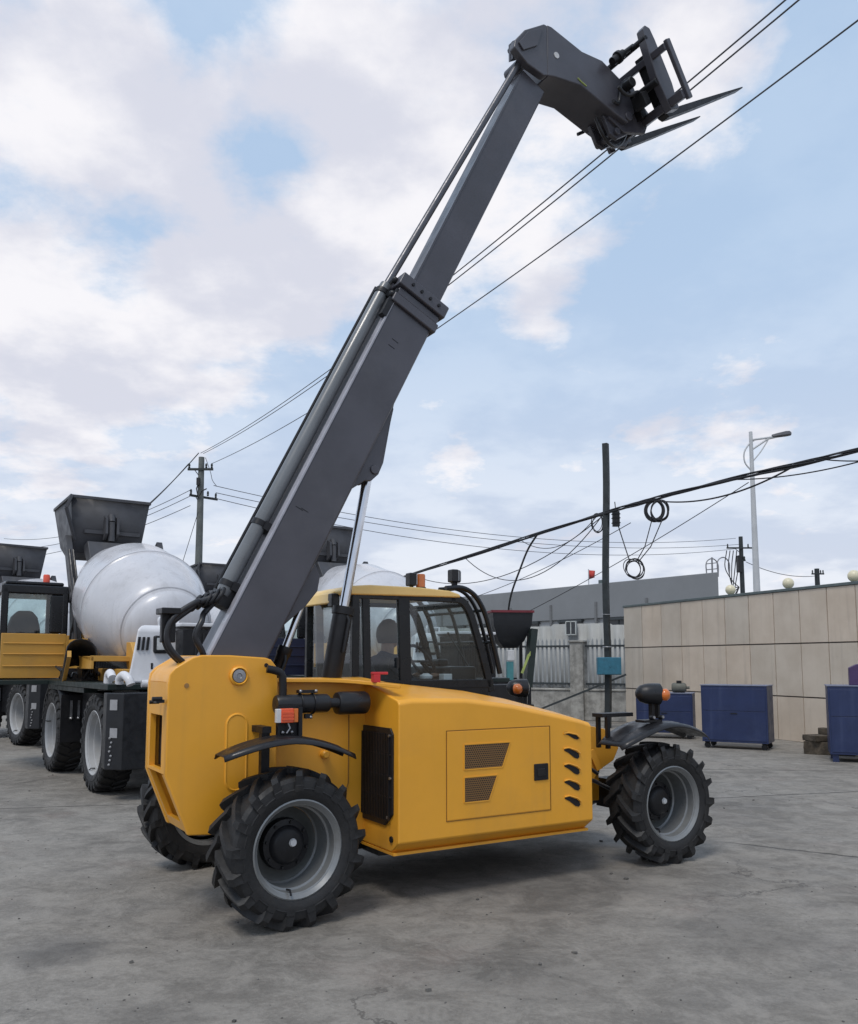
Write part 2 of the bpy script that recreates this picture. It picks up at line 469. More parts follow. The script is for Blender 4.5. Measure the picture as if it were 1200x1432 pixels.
# ------------------------------------------------------------------ mesh helpers
class MB:
    def __init__(self):
        self.bm = bmesh.new()

    def _hex(self, P):
        v = [self.bm.verts.new(p) for p in P]
        for f in ((0, 1, 2, 3), (7, 6, 5, 4), (0, 4, 5, 1), (1, 5, 6, 2), (2, 6, 7, 3), (3, 7, 4, 0)):
            self.bm.faces.new([v[i] for i in f])

    def box(self, x0, x1, y0, y1, z0, z1):
        self._hex([(x0, y0, z0), (x1, y0, z0), (x1, y1, z0), (x0, y1, z0), (x0, y0, z1), (x1, y0, z1), (x1, y1, z1), (x0, y1, z1)])
        return self

    def obox(self, c, s, rot=(0, 0, 0)):
        M = Matrix.Translation(c) @ Euler(rot).to_matrix().to_4x4()
        a, b, d = s[0] / 2, s[1] / 2, s[2] / 2
        self._hex([M @ Vector(p) for p in ((-a, -b, -d), (a, -b, -d), (a, b, -d), (-a, b, -d), (-a, -b, d), (a, -b, d), (a, b, d), (-a, b, d))])
        return self

    def beam(self, p, q, wx, wy, up=(0, 0, 1)):
        p, q = Vector(p), Vector(q)
        d = (q - p).normalized()
        upv = Vector(up)
        if abs(d.dot(upv)) > 0.98:
            upv = Vector((0, 1, 0))
        s = d.cross(upv).normalized()
        u = s.cross(d)
        P = []
        for o in (p, q):
            for a, b in ((-1, -1), (1, -1), (1, 1), (-1, 1)):
                P.append(o + s * a * wx / 2 + u * b * wy / 2)
        self._hex(P)
        return self

    def prism(self, poly, a, b, f):
        """poly of (p,q); f(p,q,t) -> xyz at the two ends t=a, t=b"""
        n = len(poly)
        A = [self.bm.verts.new(f(p, q, a)) for p, q in poly]
        B = [self.bm.verts.new(f(p, q, b)) for p, q in poly]
        self.bm.faces.new(A)
        self.bm.faces.new(B[::-1])
        for i in range(n):
            j = (i + 1) % n
            self.bm.faces.new([A[i], B[i], B[j], A[j]])
        return self

    def xz(self, poly, y0, y1):
        return self.prism(poly, y0, y1, lambda p, q, t: (p, t, q))

    def yz(self, poly, x0, x1):
        return self.prism(poly, x0, x1, lambda p, q, t: (t, p, q))

    def xy(self, poly, z0, z1):
        return self.prism(poly, z0, z1, lambda p, q, t: (p, q, t))

    def loft(self, rings, cap=True, closed=True):
        V = [[self.bm.verts.new(p) for p in r] for r in rings]
        n = len(V[0])
        for a, b in zip(V, V[1:]):
            for i in range(n if closed else n - 1):
                j = (i + 1) % n
                self.bm.faces.new([a[i], a[j], b[j], b[i]])
        if cap and closed:
            self.bm.faces.new(V[0][::-1])
            self.bm.faces.new(V[-1])
        return self

    def tube(self, pts, r, seg=10, cap=True):
        pts = [Vector(p) for p in pts]
        n = len(pts)
        rad = r if isinstance(r, (list, tuple)) else [r] * n
        T = []
        for i in range(n):
            a = pts[max(0, i - 1)]
            b = pts[min(n - 1, i + 1)]
            T.append((b - a).normalized())
        ref = Vector((0, 0, 1)) if abs(T[0].z) < 0.9 else Vector((1, 0, 0))
        s = T[0].cross(ref).normalized()
        rings = []
        for i in range(n):
            s = (s - T[i] * s.dot(T[i])).normalized()
            u = T[i].cross(s)
            rings.append([pts[i] + (s * math.cos(2 * math.pi * k / seg) + u * math.sin(2 * math.pi * k / seg)) * rad[i] for k in range(seg)])
        return self.loft(rings, cap)

    def lathe(self, prof, o, d, seg=32, cap=False):
        """prof of (radius, t along d)"""
        o, d = Vector(o), Vector(d).normalized()
        ref = Vector((0, 0, 1)) if abs(d.z) < 0.9 else Vector((1, 0, 0))
        s = d.cross(ref).normalized()
        u = d.cross(s)
        rings = [[o + d * t + (s * math.cos(2 * math.pi * k / seg) + u * math.sin(2 * math.pi * k / seg)) * max(r, 1e-4) for k in range(seg)] for r, t in prof]
        return self.loft(rings, cap)

    def cyl(self, p, q, r, seg=20):
        return self.tube([p, q], r, seg)

    def ball(self, c, r, seg=16, sc=(1, 1, 1)):
        M = Matrix.Translation(c) @ Matrix.Diagonal((*sc, 1))
        bmesh.ops.create_uvsphere(self.bm, u_segments=seg, v_segments=max(6, seg // 2), radius=r, matrix=M)
        return self

    def torus(self, c, rx, rz, r, ax=(1, 0, 0), az=(0, 0, 1), seg=28):
        c, ax, az = Vector(c), Vector(ax).normalized(), Vector(az).normalized()
        nn = ax.cross(az)
        rings = []
        for i in range(seg + 1):
            t = 2 * math.pi * i / seg
            o = c + ax * rx * math.cos(t) + az * rz * math.sin(t)
            rd = (ax * math.cos(t) + az * math.sin(t))
            rings.append([o + (rd * math.cos(2 * math.pi * k / 8) + nn * math.sin(2 * math.pi * k / 8)) * r for k in range(8)])
        return self.loft(rings, False)

    def build(self, name, mat, parent=None, bevel=0.0, smooth=38, seg=2, solid=0.0, split=False):
        bm = self.bm
        if split:                      # every loose piece becomes an object of its own
            bmesh.ops.remove_doubles(bm, verts=bm.verts, dist=1e-5)
            seen, first = set(), None
            for v0 in list(bm.verts):
                if v0 in seen:
                    continue
                stack, isl = [v0], []
                seen.add(v0)
                while stack:
                    v = stack.pop()
                    isl.append(v)
                    for e in v.link_edges:
                        u = e.other_vert(v)
                        if u not in seen:
                            seen.add(u)
                            stack.append(u)
                mb = MB()
                mp = {v: mb.bm.verts.new(v.co) for v in isl}
                for f in {f for v in isl for f in v.link_faces}:
                    mb.bm.faces.new([mp[v] for v in f.verts])
                o = mb.build(name, mat, parent, bevel, smooth, seg, solid)
                first = first or o
            bm.free()
            return first
        bmesh.ops.remove_doubles(bm, verts=bm.verts, dist=1e-5)
        bmesh.ops.recalc_face_normals(bm, faces=bm.faces)
        me = bpy.data.meshes.new(name)
        bm.to_mesh(me)
        bm.free()
        for p in me.polygons:
            p.use_smooth = True
        me.set_sharp_from_angle(angle=R(smooth))
        me.materials.append(mat)
        o = bpy.data.objects.new(name, me)
        COL.objects.link(o)
        if parent:
            o.parent = parent
        if solid:
            sm = o.modifiers.new('solid', 'SOLIDIFY')
            sm.thickness = solid
            sm.offset = 0
        if bevel:
            bv = o.modifiers.new('bevel', 'BEVEL')
            bv.width = bevel
            bv.segments = seg
            bv.limit_method = 'ANGLE'
            bv.angle_limit = R(40)
            bv.harden_normals = True
        return o


def tag(o, label=None, cat=None, group=None, kind=None):
    if label:
        o['label'] = label
    if cat:
        o['category'] = cat
    if group:
        o['group'] = group
    if kind:
        o['kind'] = kind
    return o


def empty(name, loc=(0, 0, 0), rz=0.0, parent=None):
    o = bpy.data.objects.new(name, None)
    o.empty_display_size = 0.2
    COL.objects.link(o)
    o.location = loc
    o.rotation_euler = (0, 0, rz)
    if parent:
        o.parent = parent
    return o


def copy_tree(o, parent=None):
    c = o.copy()
    COL.objects.link(c)
    if parent:
        c.parent = parent
    for ch in list(o.children):
        copy_tree(ch, c)
    return c


def bez(p0, p1, p2, p3, n=14):
    p0, p1, p2, p3 = map(Vector, (p0, p1, p2, p3))
    out = []
    for i in range(n + 1):
        t = i / n
        out.append(p0 * (1 - t) ** 3 + p1 * 3 * t * (1 - t) ** 2 + p2 * 3 * t * t * (1 - t) + p3 * t ** 3)
    return out


def catmull(P, n=8):
    P = [Vector(p) for p in P]
    Q = [2 * P[0] - P[1]] + P + [2 * P[-1] - P[-2]]
    out = []
    for i in range(1, len(Q) - 2):
        a, b, c, d = Q[i - 1:i + 3]
        for k in range(n):
            t = k / n
            out.append(0.5 * ((2 * b) + (c - a) * t + (2 * a - 5 * b + 4 * c - d) * t * t + (3 * b - a - 3 * c + d) * t ** 3))
    out.append(P[-1])
    return out


# ------------------------------------------------------------------ the ground
g = MB()
g.box(-600, 600, -200, 1200, -1.0, 0.0)
tag(g.build('ground', ground_mat()), kind='structure')


# ------------------------------------------------------------------ wheels
def tyre_mesh(Rt, rr, W, nl, lugh, lugw, delta, block=False):
    m = MB()
    Rb = Rt - lugh
    h = W / 2
    prof = [(rr, -h * .82), (rr + .02, -h * .93), (rr + .06, -h * .99), (Rb - .07, -h), (Rb - .025, -h * .95), (Rb - .004, -h * .82), (Rb, -h * .4), (Rb + .003, 0),
            (Rb, h * .4), (Rb - .004, h * .82), (Rb - .025, h * .95), (Rb - .07, h), (rr + .06, h * .99), (rr + .02, h * .93), (rr, h * .82)]
    m.lathe([(r, t) for r, t in prof], (0, 0, 0), (0, 1, 0), 64)
    for s in (-1, 1):
        for k in range(nl):
            th0 = 2 * math.pi * (k + (0.5 if s > 0 else 0)) / nl
            path = []      # (theta, y, r_top, r_base, dirY)
            for i in range(6):
                f = i / 5
                y = s * (-0.03 * h + (h * 0.97) * f)
                th = th0 + delta * f ** 0.9
                rt = Rt - 0.006 * f - (0.004 if i == 0 else 0)
                path.append((th, y, rt, Rb - 0.03))
            rings = []
            for th, y, rt, rb in path:
                hw = lugw / 2 / rt
                ring = []
                for dth, r in ((-hw * 1.25, rb), (-hw * .8, rt), (hw * .8, rt), (hw * 1.25, rb)):
                    ring.append((r * math.cos(th + dth), y, r * math.sin(th + dth)))
                rings.append(ring)
            # run the lug down on to the sidewall
            th = th0 + delta * 1.06
            for (ro, ri, yy) in ((Rt - .035, Rb - .05, s * h * 1.035), (Rb - .045, Rb - .085, s * h * 1.02)):
                hw = lugw / 2 / ro * 1.05
                ring = []
                for dth, r in ((-hw * 1.2, ri), (-hw * .8, ro), (hw * .8, ro), (hw * 1.2, ri)):
                    ring.append((r * math.cos(th + dth), yy, r * math.sin(th + dth)))
                rings.append(ring)
            m.loft(rings)
    # raised ring on the sidewall
    for s in (-1, 1):
        m.torus((0, s * h * .985, 0), rr + .075, rr + .075, .006, seg=48)
    return m


def make_wheel(name, Rt, rr, W, nl, lugh, lugw, delta, rimmat, discmat, parent, hub=True):
    """wheel at its centre, outer face towards -y"""
    wh = empty(name, parent=parent)
    tyre_mesh(Rt, rr, W, nl, lugh, lugw, delta).build('tyre', rubber, wh, smooth=30)
    h = W / 2
    m = MB()
    m.lathe([(rr - .018, -h * .80), (rr + .004, -h * .93), (rr + .013, -h * .90), (rr + .008, -h * .84), (rr - .012, -h * .80), (rr - .026, -h * .74), (rr - .03, -h * .4), (rr - .042, -h * .36),
             (rr - .045, h * .42), (rr - .055, h * .48)], (0, 0, 0), (0, 1, 0), 48)
    m.lathe([(rr - .02, h * .4), (rr - .02, h * .8), (rr + .01, h * .9), (rr + .012, h * .84)], (0, 0, 0), (0, 1, 0), 48)
    m.build('rim', rimmat, wh, smooth=40)
    m = MB()
    m.lathe([(rr - .056, h * .47), (rr - .085, h * .52), (rr * .60, h * .46), (rr * .55, h * .47), (.02, h * .47)], (0, 0, 0), (0, 1, 0), 48)
    m.build('disc', discmat, wh, smooth=40)
    if hub:
        m = MB()
        m.lathe([(.001, -h * .12), (.085, -h * .12), (.105, -h * .06), (.12, h * .1), (.155, h * .14), (.16, h * .47)], (0, 0, 0), (0, 1, 0), 28)
        for k in range(8):
            a = 2 * math.pi * k / 8
            m.cyl((.138 * math.cos(a), h * .04, .138 * math.sin(a)), (.138 * math.cos(a), h * .16, .138 * math.sin(a)), .010, 6)
        m.build('hub', black, wh)
        c = MB()
        c.lathe([(.001, -.012), (.02, -.012), (.026, 0)], (.02, -h * .13, .02), (0, 1, 0), 16)
        c.build('hub_cap', stickm, wh)
        v = MB()
        v.tube([(.0, -h * .55, -rr + .04), (.0, -h * .8, -rr + .045), (.0, -h * .95, -rr + .02)], .007, 6)
        v.build('valve_stem', black, wh)
    return wh


# ------------------------------------------------------------------ TELEHANDLER
TO = Vector((-0.789, 5.321, 0))
tele = empty('telehandler', TO, R(31.2))
tag(tele, 'yellow telehandler with raised dark grey telescopic boom carrying pallet forks', 'telehandler')

wh0 = make_wheel('wheel', .475, .285, .33, 17, .042, .052, .30, silver, disc_m, tele)
wh0.location = (0, .165, .468)
wh0.rotation_euler = (0, R(11), R(4))
for (x, y, rot) in ((3.225, .175, (0, R(40), 0)), (0, 1.97, (0, R(-23), R(180 + 4))), (3.225, 1.97, (0, R(70), R(180)))):
    c = copy_tree(wh0, tele)
    c.location = (x, y, .468)
    c.rotation_euler = rot

# rear frame: two side plates joined by a rear plate
side = [(-.69, .90), (-.54, .53), (-.40, .52), (.03, .52), (.03, 1.46), (.015, 1.57), (-.02, 1.612), (-.06, 1.625), (-.30, 1.640), (-.48, 1.640), (-.54, 1.625), (-.648, 1.560), (-.682, 1.52), (-.69, 1.46)]
m = MB()
m.xz(side, .455, .505)
m.xz(side, .935, .985)
m.build('side_plate', yellow, tele, bevel=.010, seg=3, split=True)
m = MB()
# rear plate with a window, then the sloped lower plate and the curved top plate
X0, X1 = -.686, -.65
for (y0, y1, z0, z1) in ((.506, .585, .905, 1.47), (.885, .934, .905, 1.47), (.585, .885, .905, .925), (.585, .885, 1.262, 1.47)):
    m.box(X0, X1, y0, y1, z0, z1)
m.build('rear_plate', yellow, tele)
m = MB()
m.prism([(-.685, .90), (-.65, .90), (-.50, .54), (-.535, .54)], .506, .56, lambda p, q, t: (p, t, q))
m.prism([(-.685, .90), (-.65, .90), (-.50, .54), (-.535, .54)], .88, .934, lambda p, q, t: (p, t, q))
m.prism([(-.56, .60), (-.525, .60), (-.50, .54), (-.535, .54)], .56, .88, lambda p, q, t: (p, t, q))
m.build('sloped_plate', yellow, tele)
m = MB()
tp = [(-.686, 1.47), (-.678, 1.515), (-.645, 1.555), (-.538, 1.62), (-.48, 1.635), (-.48, 1.615), (-.53, 1.60), (-.63, 1.54), (-.65, 1.505), (-.655, 1.47)]
m.xz(tp, .506, .934)
m.build('top_plate', yellow, tele, bevel=.004)
m = MB()
m.box(-.62, -.45, .515, .925, .92, 1.29)
m.box(-.64, -.50, .66, .80, .95, 1.12)
m.build('dark_interior', black, tele, bevel=.01)  # black block added so the frame looks dark inside its window
m = MB()
st = []
cx, zt, zb, rw = -.245, 1.195, .85, .066
for k in range(13):
    a = math.pi * k / 12
    st.append((cx + rw * math.cos(a), zt + rw * math.sin(a)))
for k in range(13):
    a = math.pi + math.pi * k / 12
    st.append((cx + rw * math.cos(a), zb + rw * math.sin(a)))
m.tube([(p, .455, q) for p, q in st + st[:2]], .0085, 8)
m.xz([(cx + (p - cx) * .97, q) for p, q in st], .4505, .47)
m.build('pressed_slot', yellow, tele)
m = MB()
m.lathe([(.062, 0), (.062, -.014), (.052, -.022), (.047, -.014), (.047, 0)], (-.24, .455, 1.507), (0, 1, 0), 28)
po = m.build('boom_pivot', yellow, tele)
m = MB()
m.lathe([(.046, -.008), (.042, -.016), (.018, -.018), (.014, -.012), (.001, -.012)], (-.24, .455, 1.507), (0, 1, 0), 24)
m.build('pin_cap', steel, po)
m = MB()
m.cyl((-.575, .450, 1.45), (-.575, .47, 1.45), .015, 14)
m.build('frame_bolt', pmat('old_brass', (.30, .16, .05), .6), tele)
m = MB()
m.cyl((-.055, .452, 1.575), (-.055, .48, 1.575), .014, 14)
m.build('rigging_hole', black, tele)
m = MB()
m.cyl((-.70, .62, 1.345), (-.76, .62, 1.345), .012, 8)
m.cyl((-.72, .47, 1.37), (-.78, .47, 1.37), .014, 8)
m.obox((-.73, .5, 1.355), (.05, .07, .02))
m.build('rear_lamp_bracket', black, tele)

# chassis side, sill
m = MB()
m.box(.03, .78, .60, .64, .40, 1.47)
m.box(.03, 3.05, .70, 1.20, .42, .66)
m.build('chassis', yellow, tele, bevel=.006)
m = MB()
sill = [(.015, .50), (.40, .50), (.50, .47), (.58, .42), (.66, .34), (.74, .22), (.80, .17), (.80, .78), (.015, .78)]
m.prism(sill, 0, 1, lambda p, q, t: (p, q, (1.487 if t else 1.462) + (-.12 * max(0, .55 - q) if p > .35 else 0)))
m.build('sill_plate', yellow, tele, bevel=.004)
m = MB()
m.lathe([(.028, 0), (.028, -.04), (.02, -.05), (.001, -.05)], (.43, .60, .96), (0, 1, 0), 18)
m.build('filler_cap', yellow, tele)
m = MB()
m.tube([(.62, .597, 1.24), (.62, .597, .75), (.60, .597, .70), (.52, .597, .68)], .004, 5)
m.build('panel_seam', pmat('seam_brown', (.25, .12, .02), .6), tele)  # orange-brown seam line

# engine cover: lofted along x
def sec(x, zo, zi, xs=0.0, y_o=.10, zb=.335):
    return [(x, y_o + .095, zb), (x, y_o, zb + .07), (x, y_o, zo - .02), (x, y_o + .025, zo + .004), (x, .42, zo + (zi - zo) * .55), (x, .78, zi), (x, .78, zb)]


m = MB()
m.loft([sec(.748, 1.335, 1.47), sec(.85, 1.347, 1.463), sec(1.29, 1.338, 1.415), sec(1.70, 1.285, 1.37), sec(2.10, 1.205, 1.30), sec(2.34, 1.155, 1.24), sec(2.442, 1.125, 1.19)])
ec = m.build('engine_cover', yellow, tele, bevel=.012, smooth=25, seg=3)
m = MB()
m.prism([(.748, .165), (2.445, .165), (2.445, .70), (.748, .70)], .315, .333, lambda p, q, t: (p, q, t))
m.build('bottom_flange', yellow, tele)
# access door
m = MB()
m.box(1.128, 2.024, .0965, .104, .52, 1.118)
m.build('access_door', yellow, tele, bevel=.003)
sm = MATS.get('seam_brown')
m = MB()
dgap = pmat('door_gap', (.20, .09, .014), .8)
for a, b in (((1.122, .514), (2.03, .514)), ((2.03, .514), (2.03, 1.124)), ((2.03, 1.124), (1.122, 1.124)), ((1.122, 1.124), (1.122, .514))):
    m.beam((a[0], .0995, a[1]), (b[0], .0995, b[1]), .0045, .0045, up=(0, 1, 0))
m.build('door_seal', dgap, tele)
for poly in ([(1.265, 1.025), (1.665, 1.025), (1.592, .852), (1.265, .852)], [(1.265, .80), (1.548, .80), (1.475, .628), (1.265, .628)]):
    m = MB()
    m.xz(poly, .0945, .100)
    vm = m.build('vent_mesh', meshm, tele)
    m = MB()
    n = len(poly)
    for i in range(n):
        a, b = poly[i], poly[(i + 1) % n]
        m.beam((a[0], .0955, a[1]), (b[0], .0955, b[1]), .008, .006, up=(0, 1, 0))
    m.build('vent_frame', yellow, vm)
m = MB()
m.box(1.875, 2.005, .088, .098, .735, .855)
lt = m.build('door_latch', black, tele, bevel=.008)
m = MB()
m.box(1.90, 1.975, .083, .09, .765, .82)
m.build('latch_handle', satin, lt, bevel=.004)
# five drop-shaped louvres
for k in range(5):
    zc = 1.045 - k * .118
    m = MB()
    dz = .0 if k else .01
    sc = .75 if k == 0 else 1
    pts = [(2.165, .022), (2.20, .024), (2.275, .0), (2.305, -.02), (2.312, -.045), (2.295, -.058), (2.265, -.050), (2.21, -.012), (2.165, .010)]
    m.xz([(p, zc + q * sc + dz) for p, q in pts], .096, .105)
    lo = m.build('louvre', black, tele)
    m = MB()
    m.tube([(2.16, .097, zc + .024 * sc), (2.205, .094, zc + .03 * sc), (2.28, .09, zc + .006), (2.318, .092, zc - .022)], .006, 6)
    m.build('louvre_lip', yellow, lo)
# radiator grille on the rear face of the engine cover
m = MB()
oc = [(.20, 1.15), (.68, 1.15), (.755, 1.08), (.755, .585), (.70, .50), (.27, .50), (.165, .585), (.165, 1.11)]
m.yz(oc, .735, .752)
rg = m.build('radiator_grille', black, tele, bevel=.004)
m = MB()
for k in range(23):
    y = .20 + k * .0235
    m.box(.722, .737, y, y + .007, .54, 1.11)
for z in (.69, .83, .97):
    m.box(.728, .736, .175, .745, z, z + .008)
m.build('grille_fins', satin, rg)
m = MB()
for y, z in ((.20, 1.10), (.70, 1.10), (.72, .56), (.22, .56), (.185, .82), (.735, .82)):
    m.cyl((.722, y, z), (.74, y, z), .010, 8)
m.build('grille_bolt', steel, rg, split=True)
m = MB()
m.cyl((.738, .19, .42), (.75, .19, .42), .021, 14)
m.build('tow_hole', black, tele)
# silencer and exhaust
m = MB()
m.lathe([(.001, 0), (.055, 0), (.062, .01), (.062, .36), (.055, .372), (.034, .374), (.034, .46)], (-.02, .37, 1.322), (1, 0, 0), 26)
m.lathe([(.034, 0), (.072, .01), (.078, .03), (.078, .22), (.07, .235), (.001, .237)], (.42, .40, 1.318), (1, 0, 0), 26)
sl = m.build('silencer', satin, tele, smooth=40)
m = MB()
m.tube(catmull([(.03, .37, 1.37), (.03, .37, 1.45), (.02, .37, 1.515), (-.02, .375, 1.54), (-.075, .385, 1.552)], 6), .026, 14)
m.build('exhaust_pipe', black, sl)
m = MB()
for x in (.15, .24):
    m.torus((x, .37, 1.322), .065, .065, .006, (0, 1, 0), (0, 0, 1), 24)
m.obox((.2, .37, 1.402), (.13, .05, .02))
m.obox((.2, .345, 1.242), (.05, .03, .03))
m.build('silencer_clamp', black, sl)
m = MB()
for x, z in ((.14, 1.405), (.25, 1.405), (.215, 1.235)):
    m.ball((x, .335, z), .012, 8)
m.build('clamp_bolt', steel, sl, split=True)


# mudguards
def mudguard(x0, z0, L, rise, y0, y1, tiltf=0.0):
    """thin curved sheet with turned-down edges and ribs"""
    m = MB()
    N = 16
    rows = []
    for i in range(N + 1):
        f = i / N
        x = x0 - L / 2 + L * f
        zz = z0 - rise * (2 * abs(f - .5)) ** 1.8 + tiltf * (f - .5)
        wd = 1.0 - .35 * (2 * abs(f - .5)) ** 4
        row = []
        M = 10
        for j in range(M + 1):
            g_ = j / M
            y = (y0 + y1) / 2 + (y1 - y0) / 2 * (2 * g_ - 1) * wd
            e = abs(2 * g_ - 1)
            z = zz - .028 * max(0, (e - .82) / .18) ** 1.5 + (.010 if .22 < e < .50 and .12 < f < .88 else 0)
            row.append((x, y, z))
        rows.append(row)
    m.loft(rows, closed=False)
    return m


mg = mudguard(-.02, 1.128, .86, .105, .0, .30, -.03).build('mudguard', satin, tele, solid=.008, smooth=60)
m = MB()
m.beam((-.115, .30, .86), (-.115, .30, 1.17), .055, .045)
m.box(-.145, -.085, .26, .48, 1.15, 1.19)
m.build('mudguard_post', black, mg)
# tail lamp
m = MB()
m.box(-.055, .03, .17, .21, 1.215, 1.305)
tl = m.build('tail_lamp', redlens, tele, bevel=.006)
m = MB()
m.box(-.085, -.054, .172, .208, 1.217, 1.303)
m.build('reflector', stickm, tl, bevel=.004)
m = MB()
m.box(.031, .06, .172, .208, 1.217, 1.303)
m.build('amber_lens', orange, tl, bevel=.004)
m = MB()
for z in (1.24, 1.26, 1.28):
    m.box(-.05, .028, .165, .172, z - .006, z + .006)
m.build('lens_ribs', redlens, tl)
m = MB()
m.box(-.06, .08, .225, .25, 1.13, 1.32)
m.box(-.06, -.045, .21, .24, 1.12, 1.26)
m.box(.075, .10, .20, .29, 1.12, 1.31)
m.build('lamp_bracket', black, tl)
m = MB()
for x in (-.03, .03):
    m.ball((x, .205, 1.155), .011, 8)
m.tube([(.0, .2, 1.22), (.012, .19, 1.18), (-.008, .195, 1.15)], .006, 6)
m.build('bracket_bolt', steel, tl, split=True)

fmg = mudguard(3.21, 1.105, 1.0, .15, -.02, .42, .03).build('mudguard', satin, tele, solid=.008, smooth=60)
m = MB()
for y in (.31, .42):
    m.beam((2.80, y, .90), (2.80, y, 1.165), .03, .03)
m.beam((2.74, .365, 1.165), (3.08, .365, 1.165), .12, .03)
m.box(3.0, 3.2, .1, .2, 1.11, 1.13)
m.build('mudguard_frame', black, fmg)


def headlight(x, y, z, ind):
    dv = (1, -.42, -.03)
    m = MB()
    m.lathe([(.001, -.14), (.036, -.135), (.066, -.108), (.082, -.06), (.088, .0), (.088, .055), (.081, .06)], (x, y, z), dv, 24)
    h_ = m.build('headlight', satin, tele, smooth=50)
    m = MB()
    m.lathe([(.081, .055), (.055, .073), (.001, .078)], (x, y, z), dv, 24)
    m.build('headlight_lens', lensm, h_, smooth=50)
    m = MB()
    m.lathe([(.045, -.03), (.050, 0), (.048, .015), (.03, .035), (.001, .04)], (x + ind, y - .085, z - .005), (.5, -1, 0), 18)
    m.build('indicator', orange, h_, smooth=50)
    m = MB()
    m.box(x - .03, x + .0, y - .02, y + .02, z - .2, z - .06)
    m.box(x + .04, x + .06, y - .02, y + .02, z - .2, z - .06)
    for dx in (-.07, .03):
        m.cyl((x + dx, y - .04, z - .19), (x + dx, y - .075, z - .185), .018, 10)
    m.build('headlight_bracket', black, h_)
    m = MB()
    for dx in (-.07, .03):
        m.cyl((x + dx, y - .075, z - .185), (x + dx, y - .084, z - .184), .012, 8)
    m.build('bracket_bolt', steel, h_, split=True)


headlight(3.17, .17, 1.335, .055)
headlight(3.0, 1.72, 1.345, -.10)
m = mudguard(3.20, 1.10, .95, .115, 1.80, 2.14, .035).build('mudguard', satin, tele, solid=.008, smooth=60)

# front frame and axles
m = MB()
ff = [(2.2, 1.10), (2.75, 1.085), (3.03, 1.03), (3.15, .96), (3.19, .86), (3.13, .76), (2.95, .68), (2.85, .52), (2.2, .52)]
m.xz(ff, .60, .645)
m.xz(ff, 1.25, 1.295)
fr = m.build('front_frame', yellow, tele, bevel=.006)
m = MB()
m.tube([(2.60, .598, .93), (2.78, .590, .91), (2.86, .590, .86)], .012, 6)
m.beam((2.62, .58, .86), (2.72, .56, .62), .02, .05)
m.beam((2.86, .58, .86), (2.93, .56, .70), .02, .05)
m.build('frame_ribs', yellow, fr)
m = MB()
m.box(2.46, 3.02, .66, 1.24, .66, 1.0)
m.build('front_bay', black, fr)
for ax in (0.0, 3.225):
    m = MB()
    m.tube([(ax, .24, .468), (ax, .40, .468), (ax, .62, .468), (ax, .95, .468), (ax, 1.07, .46), (ax, 1.2, .468), (ax, 1.9, .468)], [.10, .085, .075, .12, .17, .11, .085], 18)
    m.box(ax - .12, ax + .12, .62, .80, .36, .60)
    m.build('axle', black, tele, smooth=50)
m = MB()
m.tube(catmull([(2.48, .40, .62), (2.62, .33, .66), (2.80, .38, .60), (3.0, .42, .52)], 6), .016, 8)
m.tube(catmull([(2.48, .45, .70), (2.66, .40, .74), (2.85, .5, .68)], 6), .016, 8)
m.obox((2.58, .48, .60), (.2, .2, .22))
m.build('axle_hoses', hosem, tele)
m = MB()
m.box(.55, 2.5, .72, 1.7, .26, .70)
m.box(.80, 2.40, .47, .72, .255, .32)
m.build('belly_shade_pan', black, tele)  # unseen pan, set low to deepen the shade on the ground below
# red isolator on the hood
m = MB()
m.box(.665, .715, .30, .35, 1.455, 1.51)
m.box(.66, .78, .31, .345, 1.51, 1.528)
m.build('isolator_switch', redm, tele, bevel=.004)

# ------------- cab
CY0, CY1 = .86, 1.76
cab = empty('cab', parent=tele)
m = MB()
m.box(.80, 2.02, CY0, CY1, .62, 1.40)
m.build('cab_base', cabblk, cab, bevel=.01)
m = MB()
Apath = [(1.66, 2.115), (1.76, 2.09), (1.82, 2.03), (1.87, 1.93), (1.96, 1.66), (2.05, 1.36)]


def bars(mm, path, y, wx, wy):
    P = catmull([(p, y, q) for p, q in path], 5)
    for a, b in zip(P, P[1:]):
        d = (b - a).normalized() * .006
        mm.beam(a - d, b + d, wy, wx, up=(0, 1, 0))


for y in (CY0 + .02, CY1 - .02):
    bars(m, Apath, y, .045, .06)
    m.beam((.80, y, 1.40), (.80, y, 2.11), .06, .045, up=(0, 1, 0))
    m.beam((.80, y, 2.10), (1.70, y, 2.10), .05, .045, up=(0, 1, 0))
    m.beam((.80, y, 1.42), (2.04, y, 1.42), .07, .045, up=(0, 1, 0))
    m.beam((.905, y, 1.42), (.885, y, 2.10), .065, .04, up=(0, 1, 0))
    m.beam((1.235, y, 1.42), (1.215, y, 2.10), .10, .05, up=(0, 1, 0))
m.beam((.80, CY0, 2.10), (.80, CY1, 2.10), .05, .05)
m.beam((1.80, CY0, 2.07), (1.80, CY1, 2.07), .05, .05)
m.beam((2.04, CY0, 1.42), (2.04, CY1, 1.42), .05, .08)
m.beam((.80, CY0, 1.43), (.80, CY1, 1.43), .05, .08)
m.build('cab_frame', cabblk, cab, bevel=.006)
m = MB()
# roof: rounded slab, with a cap that droops at the rear
rf = [(.70, 2.10), (.69, 2.135), (.74, 2.165), (.90, 2.18), (1.35, 2.18), (1.62, 2.165), (1.72, 2.14), (1.73, 2.115)]
m.xz(rf, CY0 - .03, CY1 + .03)
m.prism([(.70, 2.10), (.69, 2.135), (.66, 2.12), (.64, 2.04), (.665, 2.035)], CY0 + .15, CY1 + .02, lambda p, q, t: (p, t, q))
m.build('cab_roof', cream, cab, bevel=.012, seg=3)


def pane(pts, name, mat, parent):
    mm = MB()
    mm.bm.faces.new([mm.bm.verts.new(p) for p in pts])
    return mm.build(name, mat, parent)


